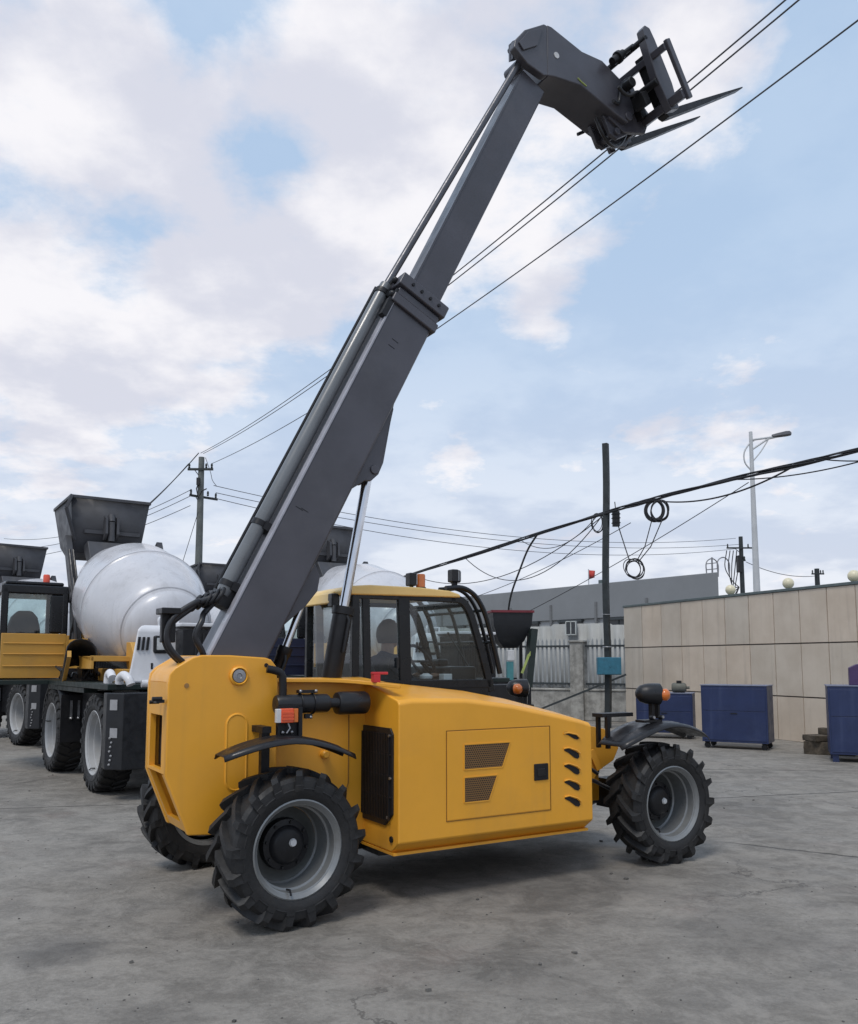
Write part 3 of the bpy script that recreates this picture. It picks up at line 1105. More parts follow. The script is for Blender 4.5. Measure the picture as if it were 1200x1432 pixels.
y = CY0 + .012
pane([(.83, y, 1.45), (.875, y, 1.45), (.86, y, 2.08), (.83, y, 2.08)], 'quarter_window', cglass, cab)
door = pane([(.94, y, 1.45), (1.185, y, 1.45), (1.165, y, 2.075), (.915, y, 2.075)], 'door_window', dglass, cab)
m = MB()
m.beam((1.16, y - .012, 1.55), (1.16, y - .012, 1.63), .02, .02)
m.build('door_handle', satin, door)
pane([(1.285, y, 1.45), (2.0, y, 1.45), (1.93, y, 1.67), (1.84, y, 1.93), (1.79, y, 2.02), (1.72, y, 2.07), (1.265, y, 2.075)], 'side_window', dglass, cab)
y = CY1 - .012
pane([(.83, y, 1.45), (2.0, y, 1.45), (1.93, y, 1.67), (1.84, y, 1.93), (1.79, y, 2.02), (1.72, y, 2.07), (.83, y, 2.075)], 'side_window', cglass, cab)
pane([(.80, CY0 + .05, 1.46), (.80, CY1 - .05, 1.46), (.80, CY1 - .05, 2.08), (.80, CY0 + .05, 2.08)], 'rear_window', cglass, cab)
m = MB()
N = 8
P = catmull([(p, 0, q) for p, q in Apath[1:]], 3)
m.loft([[(p.x, CY0 + .05, p.z), (p.x, CY1 - .05, p.z)] for p in P], closed=False)
m.build('windscreen', cglass, cab)
# front guard of bent tubes
m = MB()
G = [(1.60, 2.185), (1.76, 2.195), (1.88, 2.14), (1.97, 2.02), (2.03, 1.86), (2.10, 1.62), (2.13, 1.50)]
for y in (CY0 + .0, CY0 + .1, 1.36, CY1):
    m.tube(catmull([(p, y, q) for p, q in G], 5), .016 if abs(y - 1.31) < .4 else .022, 8)
for (x, z) in ((1.76, 2.195), (1.97, 2.02), (2.06, 1.76)):
    m.tube([(x, CY0, z), (x, CY1, z)], .014, 8)
m.build('front_guard', cabblk, cab, smooth=60)
# wiper, mirror, interior
m = MB()
m.beam((2.02, 1.1, 1.50), (1.93, 1.35, 1.85), .012, .012)
m.build('wiper', black, cab)
m = MB()
m.box(1.72, 1.98, .98, 1.64, 1.38, 1.56)
m.box(1.75, 1.85, 1.2, 1.42, 1.56, 1.62)
m.build('dashboard', satin, cab, bevel=.02)
m = MB()
m.torus((1.64, 1.31, 1.60), .16, .16, .014, (.55, 0, -.83), (0, 1, 0))
m.tube([(1.64, 1.31, 1.60), (1.78, 1.31, 1.45)], .02, 8)
m.tube([(1.64, 1.16, 1.60), (1.64, 1.46, 1.60)], .012, 6)
m.build('steering_wheel', satin, cab)
m = MB()
m.lathe([(.001, 0), (.05, .005), (.055, .03), (.02, .05)], (1.50, 1.0, 1.455), (0, 0, 1), 14)
m.box(1.64, 1.72, .95, 1.03, 1.44, 1.50)
m.build('control_knobs', white, cab, bevel=.006)
seat = empty('seat', parent=cab)
m = MB()
m.loft([[(1.06 - dx * .12, 1.31 + sy * wd, z) for sy in (-1, 1)] + [(1.17 - dx * .12, 1.31 + sy * wd, z) for sy in (1, -1)] for z, wd, dx in
        ((1.12, .22, 0), (1.3, .24, .2), (1.5, .235, .6), (1.62, .20, .8), (1.665, .14, .85))])
m.build('backrest', seatm, seat, bevel=.03, seg=3)
m = MB()
m.box(1.08, 1.52, 1.08, 1.54, 1.05, 1.15)
m.build('seat_cushion', seatm, seat, bevel=.04, seg=3)
m = MB()
m.box(1.15, 1.45, 1.15, 1.47, .70, 1.05)
m.build('seat_base', black, seat)
# sun visor, grab rail seen through the rear glass
m = MB()
m.tube([(.86, 1.0, 1.5), (.86, 1.0, 2.0)], .012, 6)
m.tube([(.84, 1.15, 2.05), (.84, 1.6, 2.05)], .012, 6)
m.build('grab_rail', black, cab)
# roof lamps
m = MB()
m.lathe([(.038, 0), (.038, .10), (.034, .11), (.001, .112)], (1.43, .97, 2.19), (0, 0, 1), 20)
bc = m.build('beacon', orange, tele)
m = MB()
m.lathe([(.045, 0), (.045, .015), (.001, .016)], (1.43, .97, 2.178), (0, 0, 1), 20)
m.build('beacon_base', black, bc)


def work_light(x, y, z):
    mm = MB()
    mm.box(x - .035, x + .03, y - .04, y + .04, z, z + .105)
    o = mm.build('work_light', satin, tele, bevel=.01)
    mm = MB()
    mm.box(x - .012, x + .012, y - .012, y + .012, z - .03, z + .01)
    mm.build('light_foot', black, o)
    mm = MB()
    mm.box(x + .0305, x + .036, y - .032, y + .032, z + .012, z + .093)
    mm.build('light_lens', lensm, o)


work_light(1.345, .97, 2.20)
work_light(1.72, .93, 2.245)
work_light(1.765, .97, 2.245)
work_light(.68, 1.0, 2.01)

# ------------- boom
BA = R(63.3)
bd = Vector((math.cos(BA), 0, math.sin(BA)))
bn = Vector((math.sin(BA), 0, -math.cos(BA)))       # away from the top face
B0 = Vector((-.455, 0, 1.65))


def bp(s, n, v):
    p = B0 + bd * s + bn * n
    return Vector((p.x, v, p.z))


def boombox(mm, s0, s1, n0, n1, v0, v1, n0b=None, n1b=None):
    n0b = n0 if n0b is None else n0b
    n1b = n1 if n1b is None else n1b
    mm._hex([bp(s0, n0, v0), bp(s0, n1, v0), bp(s0, n1, v1), bp(s0, n0, v1), bp(s1, n0b, v0), bp(s1, n1b, v0), bp(s1, n1b, v1), bp(s1, n0b, v1)])
    return mm


BV0, BV1 = .51, .81
m = MB()
# the lower end runs down between the side plates
boombox(m, -.30, 3.16, .035, .405, BV0, BV1)
boom = m.build('boom', dgrey, tele, bevel=.022, seg=3)
m = MB()
boombox(m, -.2, 3.05, .028, .045, BV0 - .004, BV0 + .085)
m.build('boom_edge_strip', pmat('skylit_strip', (.36, .36, .40), .35, var=.1), boom, bevel=.004)  # pale colour paints the sky light on the boom's top edge
m = MB()
for (s, n) in ((1.18, .09), (1.19, .13), (2.66, .15), (2.72, .155)):
    boombox(m, s, s + .005, n, n + .06, BV0 - .0015, BV0 + .01)
m.build('weld_mark', black, boom, split=True)
# lift cylinder bracket under the boom and root bracket
m = MB()
for v in (.56, .73):
    m.prism([(1.50, .39), (2.42, .39), (2.28, .425), (1.86, .545), (1.76, .55), (1.68, .52), (1.66, .48)], v, v + .03, lambda p, q, t: bp(p, q, t))
boombox(m, 1.80, 2.28, .53, .545, .56, .76, .415, .43)
m.cyl(bp(1.77, .505, .545), bp(1.77, .505, .775), .035, 16)
m.prism([(.36, .39), (.95, .39), (.86, .50), (.76, .53), (.62, .50)], .58, .61, lambda p, q, t: bp(p, q, t))
m.prism([(.36, .39), (.95, .39), (.86, .50), (.76, .53), (.62, .50)], .72, .75, lambda p, q, t: bp(p, q, t))
m.build('cylinder_bracket', dgrey, boom, bevel=.006, split=True)
# collar at the mouth of the outer section
m = MB()
for (s0, s1, ex) in ((2.98, 3.06, .028), (3.06, 3.13, .012), (3.13, 3.24, .04)):
    boombox(m, s0, s1, .035 - ex, .405 + ex, BV0 - ex, BV1 + ex)
m.build('boom_collar', dgrey, boom, bevel=.012)
m = MB()
for k in range(4):
    m.cyl(bp(3.19, .10 + k * .085, BV0 - .05), bp(3.19, .10 + k * .085, BV0 - .03), .013, 8)
for (s, n, v) in ((3.18, -.02, .56), (3.20, -.02, .76), (3.04, .0, .52), (3.1, -.03, .66)):
    m.ball(bp(s, n, v), .028, 8)
boombox(m, 3.02, 3.10, .01, .035, .50, .53)
boombox(m, 2.84, 3.0, -.01, .035, .50, .56)
m.build('wear_pad_bolt', black, boom, split=True)
# inner section
m = MB()
boombox(m, 2.6, 5.72, .115, .385, .56, .77)
ext = m.build('boom_extension', dgrey, tele, bevel=.016, seg=3)
m = MB()
boombox(m, 3.25, 5.65, .109, .125, .556, .585)
m.build('boom_edge_strip', dgrey, ext)
# extension cylinder on the top face
m = MB()
CV, CN = .655, -.038
m.tube([bp(.42, CN, CV), bp(.46, CN, CV), bp(3.10, CN, CV), bp(3.16, CN, CV)], [.042, .052, .052, .046], 22)
cylo = m.build('extension_cylinder', cylgrey, tele, smooth=60)
m = MB()
m.cyl(bp(3.1, CN, CV), bp(5.86, CN + .10, CV - .09), .029, 16)
m.build('cylinder_rod', pmat('rod_dull', (.10, .10, .11), .35, metal=.6), cylo)
m = MB()
for s in (.50, .98, 3.08):
    m.tube([bp(s - .02, CN, CV), bp(s + .02, CN, CV)], .059, 20)
    boombox(m, s - .03, s + .03, -.02, .045, CV - .06, CV + .08)
boombox(m, .35, .52, -.08, .045, CV - .03, CV + .12)
m.build('cylinder_clamp', black, cylo, split=True)
m = MB()
m.tube([bp(.45, CN - .05, CV + .048), bp(2.0, CN - .05, CV + .048), bp(3.12, CN - .05, CV + .048)], .012, 8)
m.tube([bp(.5, .0, CV + .13), bp(1.5, .0, CV + .14), bp(3.12, .0, CV + .13)], .022, 8)
m.build('hydraulic_pipe', black, cylo)

# lift cylinder, in front of the cab
def cylinder(p, q, f, rb, rr_, name):
    p, q = Vector(p), Vector(q)
    mid = p.lerp(q, f)
    d = (q - p).normalized()
    mm = MB()
    mm.tube([p - d * .05, p, mid - d * .06, mid - d * .055, mid], [rb * .8, rb, rb, rb * 1.12, rb * 1.12], 20)
    o = mm.build(name, black, tele, smooth=50)
    mm = MB()
    mm.cyl(mid - d * .1, q, rr_, 16)
    mm.build('cylinder_rod', chrome, o)
    mm = MB()
    mm.lathe([(.045, -.05), (.045, .05)], q, (0, 1, 0), 16, True)
    mm.tube([mid - d * .35 + Vector((.02, -rb * 1.2, .02)), mid - d * .12 + Vector((.02, -rb * 1.2, .02)), mid - d * .05 + Vector((.0, -rb * .8, 0))], .011, 8)
    mm.build('cylinder_eye', black, o)
    return o


cylinder((.515, .67, 1.49), bp(1.77, .505, .66), .33, .072, .036, 'lift_cylinder')
cylinder((.055, .68, 1.40), bp(.76, .49, .67), .42, .046, .027, 'levelling_cylinder')
# gooseneck head
m = MB()
m.xz([(2.42, 7.153), (2.47, 7.155), (2.82, 7.06), (3.06, 7.065), (3.36, 6.93), (3.46, 6.70), (3.36, 6.56), (3.20, 6.60), (2.80, 6.72), (2.50, 6.69), (2.42, 6.672)], .475, .86)
m.xz([(2.06, 6.80), (2.07, 6.87), (2.18, 7.01), (2.39, 7.15), (2.425, 7.15), (2.425, 6.675), (2.38, 6.66), (2.2, 6.70)], .478, .555)
head = m.build('boom_head', dgrey, tele, bevel=.014, seg=3)
m = MB()
m.xz([(2.10, 6.85), (2.20, 6.99), (2.36, 7.09), (2.30, 6.90), (2.15, 6.80)], .462, .478)
m.build('head_gusset', dgrey, head, bevel=.004)
m = MB()
m.cyl((2.52, .470, 6.90), (2.52, .48, 6.90), .028, 16)
m.build('pin_cap', stickm, head)
m = MB()
m.tube(catmull([(2.76, .472, 6.775), (2.80, .472, 6.755), (2.86, .472, 6.735)], 4), .007, 6)
m.build('paint_mark', pmat('lime_mark', (.35, .42, .12), .5), head)
m = MB()
for v in (.565, .60):
    m.prism([(2.10, 6.76), (2.10, 6.92), (2.18, 6.98), (2.26, 6.86)], v - .012, v + .012, lambda p, q, t: (p, t, q))
m.cyl((2.13, .50, 6.88), (2.13, .63, 6.88), .03, 12)
m.cyl((2.22, .54, 6.78), (2.22, .78, 6.78), .05, 12)
m.build('rod_bracket', dgrey, head)
# linkage, carriage, forks
ef = Vector((.857, 0, .515))
eu = Vector((-.515, 0, .857))
BC = Vector((3.66, 0, 6.66))


def cp(f, u, v):
    p = BC + ef * f + eu * u
    return Vector((p.x, v, p.z))


def cbox(mm, f0, f1, u0, u1, v0, v1):
    mm._hex([cp(f0, u0, v0), cp(f1, u0, v0), cp(f1, u0, v1), cp(f0, u0, v1), cp(f0, u1, v0), cp(f1, u1, v0), cp(f1, u1, v1), cp(f0, u1, v1)])
    return mm


m = MB()
cbox(m, -.04, .03, .0, .08, .04, 1.0)
cbox(m, -.03, .02, .44, .50, .04, 1.0)
cbox(m, -.07, .0, .10, .42, .50, .56)
cbox(m, -.07, .0, .10, .42, .76, .82)
cbox(m, .0, .06, -.02, .52, .015, .055)
cbox(m, -.05, .03, -.02, .52, .975, 1.015)
car = m.build('fork_carriage', dgrey, tele, bevel=.008)
m = MB()
for v in (.19, .80):
    m.prism([(-.05, -.02), (.07, -.03), (.11, .2), (.11, .60), (.10, .71), (.05, .745), (-.0, .72), (-.03, .60), (-.07, .3)], v, v + .08, lambda p, q, t: cp(p, q, t))
m.build('carriage_plate', dgrey, car, bevel=.008, split=True)
m = MB()
m.tube([cp(.0, .64, .19), cp(.0, .64, .88)], .028, 12)
m.tube([cp(-.06, .26, .2), cp(-.06, .26, .9)], .035, 12)
cbox(m, -.10, -.02, .06, .30, .46, .58)
m.build('carriage_shaft', black, car, bevel=.008)
# tilt cylinder and link plates between head and carriage
m = MB()
for v in (.53, .78):
    m.prism([(3.22, 6.95), (3.42, 7.02), (3.72, 6.78), (3.64, 6.58), (3.36, 6.50), (3.18, 6.58)], v, v + .045, lambda p, q, t: (p, t, q))
for v in (.56, .74):
    m.prism([(3.14, 6.60), (3.22, 6.45), (3.31, 6.43), (3.44, 6.52), (3.44, 6.68), (3.16, 6.68)], v, v + .04, lambda p, q, t: (p, t, q))
m.cyl((3.29, .53, 6.49), (3.29, .82, 6.49), .032, 12)
m.cyl((3.37, .46, 6.62), (3.37, .88, 6.62), .04, 12)
m.build('link_plate', dgrey, head, bevel=.006, split=True)
for v in (.40, .80):
    m = MB()
    a, b = Vector((3.11, v, 7.02)), cp(.02, .66, min(v, .36) if v < .6 else v)
    c1, c2, c3 = a.lerp(b, .22), a.lerp(b, .34), a.lerp(b, .52)
    d = (b - a).normalized() * .004
    m.tube([a, c1, c1 + d, c2, c2 + d, c3, c3 + d, b], [.038, .038, .056, .056, .038, .038, .022, .022], 14)
    m.build('tilt_cylinder', black, head, smooth=40)
random.seed(3)
m = MB()
for k in range(9):
    v = .36 + k * .07
    p0 = Vector((3.12 + .08 * random.random(), v, 6.6 + .3 * random.random()))
    p3 = cp(-.1, .02 + .4 * random.random(), v + random.uniform(-.15, .15))
    p1 = p0 + Vector((.22, random.uniform(-.1, .1), random.uniform(-.15, .18)))
    p2 = p3 + Vector((-.2, random.uniform(-.1, .1), random.uniform(-.15, .18)))
    m.tube(bez(p0, p1, p2, p3, 10), .017, 8)
m.tube(catmull([(3.10, .62, 6.60), (3.18, .62, 6.47), (3.32, .66, 6.43), (3.47, .7, 6.50), (3.57, .7, 6.66)], 6), .018, 8)
m.build('carriage_hoses', hosem, head, smooth=60)
m = MB()
cbox(m, -.2, -.12, .12, .24, .3, .44)
cbox(m, -.22, -.10, .28, .36, .62, .74)
m.lathe([(.045, 0), (.045, .1)], cp(-.2, .36, .34), (0, 1, 0), 14, True)
m.build('valve_block', black, head, bevel=.008)
for v in (.30, .84):
    m = MB()
    prof = [(-.01, .54), (.035, .54), (.04, .07), (.055, .035), (.10, .02), (.6, .015), (1.28, .002), (1.30, -.004), (1.28, -.012), (.5, -.04), (.10, -.048), (.03, -.045), (-.01, -.01)]
    m.prism(prof, v, v + .10, lambda p, q, t: cp(p + .02, q - .0, t))
    m.build('fork', black, tele, bevel=.005)

# hoses at the boom foot
m = MB()
m.beam((-.66, .62, 1.72), (-.66, .62, 1.93), .09, .05)
m.box(-.72, -.60, .54, .70, 1.90, 1.94)
hb = m.build('hose_bracket', black, tele, bevel=.006)
m = MB()
e1 = bp(.42, -.06, .60)
for k in range(2):
    dy = k * .07
    m.tube(catmull([e1 + Vector((.0, dy * .4, -.01 * k)), e1 + Vector((-.13, dy * .5, -.06)), (-.50, .58 + dy, 1.98 - .03 * k), (-.64, .56 + dy, 1.88 - .04 * k), (-.68, .56 + dy, 1.76), (-.64, .56 + dy, 1.66), (-.52, .58 + dy, 1.56), (-.4, .6 + dy, 1.5)], 8), .019, 10)
m.tube(catmull([e1 + Vector((.02, .04, .0)), e1 + Vector((-.10, .03, -.13)), (-.46, .56, 1.86), (-.50, .55, 1.76), (-.45, .56, 1.66), (-.38, .6, 1.52)], 8), .02, 10)
m.build('boom_hoses', hosem, hb, smooth=60)
m = MB()
for k in range(5):
    c = e1 + Vector((-.02 - .03 * k, -.02 + .03 * k, -.02 - .012 * k))
    m.torus(c, .055, .05, .014, (.5, .1, .8), (.1, 1, 0), 16)
m.build('hose_wrap', black, hb, smooth=60)


# ------------------------------------------------------------------ the operator
def build_person():
    me = bpy.data.meshes.new('person')
    B = Vector((1.28, 1.31, 1.20))
    V = [((0, 0, 0), .13, .15), ((-.015, 0, .18), .115, .145), ((.0, 0, .33), .12, .165), ((.02, 0, .435), .075, .09), ((.03, 0, .50), .052, .052),
         # right arm
         ((.01, -.17, .40), .062, .062), ((.09, -.235, .22), .048, .048), ((.30, -.17, .24), .036, .036), ((.37, -.15, .27), .034, .026),
         # left arm
         ((.01, .17, .40), .062, .062), ((.09, .235, .22), .048, .048), ((.30, .17, .24), .036, .036), ((.37, .15, .27), .034, .026),
         # legs
         ((.04, -.10, -.02), .085, .085), ((.42, -.13, .0), .062, .062), ((.46, -.13, -.38), .042, .042), ((.56, -.13, -.42), .035, .035),
         ((.04, .10, -.02), .085, .085), ((.42, .13, .0), .062, .062), ((.46, .13, -.38), .042, .042), ((.56, .13, -.42), .035, .035)]
    E_ = [(0, 1), (1, 2), (2, 3), (3, 4), (2, 5), (5, 6), (6, 7), (7, 8), (2, 9), (9, 10), (10, 11), (11, 12), (0, 13), (13, 14), (14, 15), (15, 16), (0, 17), (17, 18), (18, 19), (19, 20)]
    me.from_pydata([B + Vector(v[0]) for v in V], E_, [])
    o = bpy.data.objects.new('person', me)
    COL.objects.link(o)
    sk = o.modifiers.new('skin', 'SKIN')
    sk.use_smooth_shade = True
    for i, v in enumerate(V):
        me.skin_vertices[0].data[i].radius = (v[1], v[2])
    me.skin_vertices[0].data[0].use_root = True
    ss = o.modifiers.new('sub', 'SUBSURF')
    ss.levels = 2
    ss.render_levels = 2
    me.materials.append(cloth)
    # head with face
    mm = MB()
    hc = B + Vector((.05, 0, .62))
    bmesh.ops.create_uvsphere(mm.bm, u_segments=28, v_segments=20, radius=1.0)
    for v in mm.bm.verts:
        x, y_, z = v.co
        r = Vector((x * .098, y_ * .078, z * .118))
        if z < 0:
            r.y *= 1 + .28 * z
            r.x *= 1 + .12 * z
        # nose, brow, chin on the +x side
        if x > 0:
            r.x += .026 * math.exp(-((y_ / .17) ** 2 + ((z + .10) / .16) ** 2))
            r.x += .012 * math.exp(-((y_ / .25) ** 2 + ((z + .78) / .2) ** 2))
            r.x -= .010 * (math.exp(-(((y_ - .38) / .16) ** 2 + ((z - .08) / .12) ** 2)) + math.exp(-(((y_ + .38) / .16) ** 2 + ((z - .08) / .12) ** 2)))
            r.x += .006 * math.exp(-((y_ / .3) ** 2 + ((z + .48) / .09) ** 2))
        v.co = hc + r
    for s in (-1, 1):
        mm.ball(hc + Vector((-.008, s * .078, -.005)), .03, 10, (.55, .35, 1))
    mm.tube([B + Vector((.028, 0, .44)), B + Vector((.04, 0, .56))], [.058, .052], 14)
    mm.build('head', skin, o, smooth=80)
    mm = MB()
    for s in (-1, 1):
        mm.ball(hc + Vector((.086, s * .031, .01)), .0125, 10)
    mm.build('eyes', pmat('eye_dark', (.03, .02, .02), .2), o)
    mm = MB()
    bmesh.ops.create_uvsphere(mm.bm, u_segments=28, v_segments=20, radius=1.0)
    for v in list(mm.bm.verts):
        x, y_, z = v.co
        v.co = hc + Vector((x * .108 - .006, y_ * .090, z * .128 + .004)) * 1 + Vector((0, 0, 0))
        v.co += v.co.normalized() * .004 * mnoise.noise(Vector((x, y_, z)) * 6)
    dead = [v for v in mm.bm.verts if (v.co - hc).x > .045 + .25 * max(0, (v.co - hc).z - .06) or (v.co - hc).z < -.055 - .02]
    bmesh.ops.delete(mm.bm, geom=dead, context='VERTS')
    mm.build('hair', hairm, o, smooth=80)
    for s in (-1, 1):
        mm = MB()
        c = B + Vector((.40, s * .145, .285))
        mm.ball(c, .04, 12, (1.05, .85, .5))
        for k, (L, dy) in enumerate(((.068, -.027), (.076, -.009), (.072, .009), (.058, .026))):
            a = c + Vector((.028, dy, .008))
            mm.tube([a, a + Vector((L * .45, dy * .1, -.012)), a + Vector((L * .62, dy * .1, -.036)), a + Vector((L * .4, dy * .1, -.055))], [.0095, .009, .008, .0065], 8)
        a = c + Vector((-.01, -s * .03, .0))
        mm.tube([a, a + Vector((.03, -s * .02, -.012)), a + Vector((.055, -s * .012, -.03))], [.011, .0095, .0075], 8)
        mm.build('hand', skin, o, smooth=80)
    M = Matrix.Translation(TO) @ Matrix.Rotation(R(31.2), 4, 'Z')
    o.matrix_world = M
    tag(o, 'person with short dark hair in dark clothes seated in the yellow machine cab', 'person')


build_person()


# ------------------------------------------------------------------ self-loading concrete mixers
def make_mixer():
    root = empty('concrete_mixer_truck')
    # wheels
    w0 = make_wheel('wheel', .60, .385, .36, 26, .022, .05, .12, whiterim, whiterim, root)
    w0.location = (0, -.18, .597)
    w0.rotation_euler = (0, 0, R(180))
    w0.rotation_euler = (0, R(20), R(180))
    for (x, y_, rz) in ((2.45, -.18, 180), (0, -2.02, 0), (2.45, -2.02, 0)):
        c = copy_tree(w0, root)
        c.location = (x, y_, .597)
        c.rotation_euler = (0, R(35 + 30 * x), R(rz))
    m = MB()
    m.box(-.62, 4.1, -1.55, -.65, .62, 1.20)
    for ax in (0, 2.45):
        m.tube([(ax, -.3, .6), (ax, -.8, .6), (ax, -1.1, .6), (ax, -1.4, .6), (ax, -1.9, .6)], [.09, .1, .22, .1, .09], 16)
    m.box(.7, 1.75, -.62, -.28, .55, 1.18)
    m.box(.72, 1.7, -1.9, -1.58, .5, 1.15)
    m.box(-.55, .66, -.45, -.40, 1.05, 1.25)
    m.build('chassis', black, root, bevel=.01)
    m = MB()
    m.box(-.70, 4.25, -2.12, .02, 1.262, 1.33)
    m.box(2.55, 4.25, .02, .72, 1.262, 1.33)
    m.box(.6, 2.8, -.2, -.02, 1.19, 1.26)
    m.build('deck', green, root, bevel=.008)
    m = MB()
    for sgn in (0, -1.80):
        for ax in (2.45,):
            N = 12
            rows = []
            for i in range(N + 1):
                a = R(10 + 150 * i / N)
                rows.append([(ax + .68 * math.cos(a), -.02 + sgn, .6 + .68 * math.sin(a)), (ax + .68 * math.cos(a), -.38 + sgn, .6 + .68 * math.sin(a))])
            m.loft(rows, closed=False)
    m.build('fender', satin, root, solid=.02, smooth=60, split=True)
    m = MB()
    m.obox((1.79, -.2, .80), (.02, .40, .66))
    mf = m.build('mudflap', black, root)
    m = MB()
    for y_ in (-.14, -.24):
        m.beam((1.775, y_, .80), (1.775, y_, 1.05), .015, .03)
        m.ball((1.765, y_, .80), .03, 8, (1, 1, .7))
    m.build('flap_hooks', steel, mf)
    # counterweight box across the rear, chamfered corners
    m = MB()
    m.xy([(-.63, .04), (-.84, .06), (-1.02, -.08), (-1.04, -1.94), (-.80, -2.12), (-.63, -2.10)], .36, 1.235)
    cw = m.build('counterweight', pmat('counterweight_black', (.009, .010, .013), .42, var=.2, dirt=.25, dirtcol=(.03, .03, .03)), root, bevel=.012)
    m = MB()
    for (t, z, sx, sz) in ((.45, 1.10, .10, .12), (.50, .78, .10, .11)):
        a = Vector((-.84, .06, 0)).lerp(Vector((-1.02, -.08, 0)), t)
        d = (Vector((-1.02, -.08, 0)) - Vector((-.84, .06, 0))).normalized()
        nn = Vector((d.y, -d.x, 0)) * -1
        if nn.y < 0:
            nn = -nn
        c = a + nn * .004 + Vector((0, 0, z))
        m._hex([c - d * sx / 2 + nn * q + Vector((0, 0, s * sz / 2)) if k == 0 else c + d * sx / 2 + nn * q + Vector((0, 0, s * sz / 2))
                for s in (-1, 1) for k, q in ((0, 0), (1, 0), (1, .003), (0, .003))])
    for k in range(7):
        z = .42 + .05 * k
        a = Vector((-.84, .06, 0)).lerp(Vector((-1.02, -.08, 0)), .3 + .05 * (k % 3))
        m.ball(a + Vector((-.004, .006, z)), .014, 6)
    m.build('sticker', pmat('sticker_grey', (.32, .32, .33), .5), cw, split=True)
    # engine hood, flared to the deck
    hood = empty('hood', parent=root)
    m = MB()
    xr = -.52
    m.loft([[(xr - .06, -.22, 1.335), (.16, -.62, 1.335), (.16, -1.62, 1.335), (xr - .06, -1.62, 1.335)],
            [(xr, -.28, 1.52), (.14, -.66, 1.52), (.14, -1.60, 1.52), (xr, -1.60, 1.52)],
            [(xr + .02, -.36, 1.99), (.12, -.70, 1.99), (.12, -1.56, 1.99), (xr + .02, -1.56, 1.99)],
            [(xr + .08, -.42, 2.05), (.06, -.74, 2.05), (.06, -1.5, 2.05), (xr + .08, -1.5, 2.05)]])
    m.build('hood_shell', white, hood, bevel=.035, seg=3, smooth=50)
    m = MB()
    m.box(xr - .28, xr + .16, -1.75, -.80, 2.03, 2.075)
    m.build('hood_lid', white, hood, bevel=.012)
    m = MB()
    m.box(xr - .26, xr + .06, -1.70, -.84, 1.34, 1.99)
    rad = m.build('radiator', black, hood, bevel=.01)
    m = MB()
    for k in range(14):
        m.box(xr - .27, xr - .258, -1.66 + k * .05, -1.64 + k * .05, 1.40, 1.95)
    m.build('radiator_fins', satin, rad)
    m = MB()
    for k in range(3):
        x = -.36 + k * .15
        y_ = -.375 - k * .055
        m.prism([(y_ - .012, 1.74), (y_ + .016, 1.74), (y_ + .0, 1.90), (y_ - .028, 1.90)], xr - .012, xr + .04, lambda p, q, t: (t + (q - 1.74) * .05, p, q))
        m.prism([(x, 1.70), (x + .07, 1.70), (x + .10, 1.88), (x + .03, 1.88)], -1.59, -1.52, lambda p, q, t: (p, t, q))
    m.box(xr - .006, xr + .02, -.56, -.535, 1.42, 1.58)
    m.build('vent_slots', black, hood)
    m = MB()
    m.box(xr - .035, xr + .06, -.74, -.56, 1.70, 1.92)
    hl = m.build('headlight', black, hood, bevel=.025)
    m = MB()
    m.box(xr - .042, xr - .03, -.72, -.59, 1.74, 1.89)
    m.build('headlight_lens', lensm, hl, bevel=.015)
    m = MB()
    m.tube(catmull([(xr + .12, -.66, 2.04), (xr + .13, -.66, 2.14), (-.2, -.80, 2.17), (.0, -.90, 2.14), (.02, -.90, 2.04)], 5), .014, 6)
    m.tube([(xr + .12, -.90, 2.04), (xr + .12, -.90, 2.14), (.0, -1.0, 2.15)], .014, 6)
    m.build('hand_rail', white, hood)
    m = MB()
    m.tube(catmull([(-.40, -.06, 1.34), (-.42, -.06, 1.43), (-.50, -.06, 1.46), (-.60, -.06, 1.40)], 5), .05, 12)
    m.tube(catmull([(-.75, -.1, 1.34), (-.77, -.1, 1.40), (-.85, -.12, 1.44), (-.98, -.14, 1.40), (-1.02, -.16, 1.33)], 5), .05, 12)
    m.tube([(-.95, -.3, 1.34), (-1.0, -.8, 1.34)], .045, 12)
    m.build('pipe', white, root, smooth=60, split=True)
    # drum
    ax = Vector((math.cos(R(18)), 0, math.sin(R(18))))
    O_ = Vector((.84, -1.19, 2.0))
    m = MB()
    prof = [(.001, -.17), (.18, -.165), (.34, -.13), (.47, -.075), (.55, -.01), (.585, .05), (.595, .09), (.625, .12), (.66, .16), (.70, .23), (.89, .95), (.91, 1.04), (.92, 1.12), (.935, 1.14), (.935, 1.24),
            (.92, 1.26), (.92, 1.85), (.905, 1.93), (.68, 2.75), (.52, 3.2), (.50, 3.30), (.46, 3.31), (.46, 3.1)]
    m.lathe(prof, O_, ax, 64)
    drum = m.build('drum', drumw, root, smooth=28)
    m = MB()
    m.lathe([(.933, 1.14), (.947, 1.145), (.947, 1.165), (.933, 1.17)], O_, ax, 64)
    m.lathe([(.63, .118), (.645, .125), (.645, .145), (.66, .16)], O_, ax, 64)
    m.build('drum_seam', drumw, drum)
    # yellow cradle
    m = MB()
    m.box(.3, 3.2, -1.75, -1.62, 1.33, 1.50)
    m.box(.3, 3.2, -.55, -.42, 1.33, 1.50)
    for y_ in (-.485, -1.685):
        m.prism([(2.2, 1.50), (3.15, 1.50), (3.05, 2.05), (2.85, 2.18), (2.65, 2.05)], y_ - .05, y_ + .05, lambda p, q, t: (p, t, q))
    m.prism([(.45, 1.33), (.62, 1.33), (.80, 1.62), (.80, 1.86), (.62, 1.86), (.45, 1.7)], -1.5, -.6, lambda p, q, t: (p, t, q))
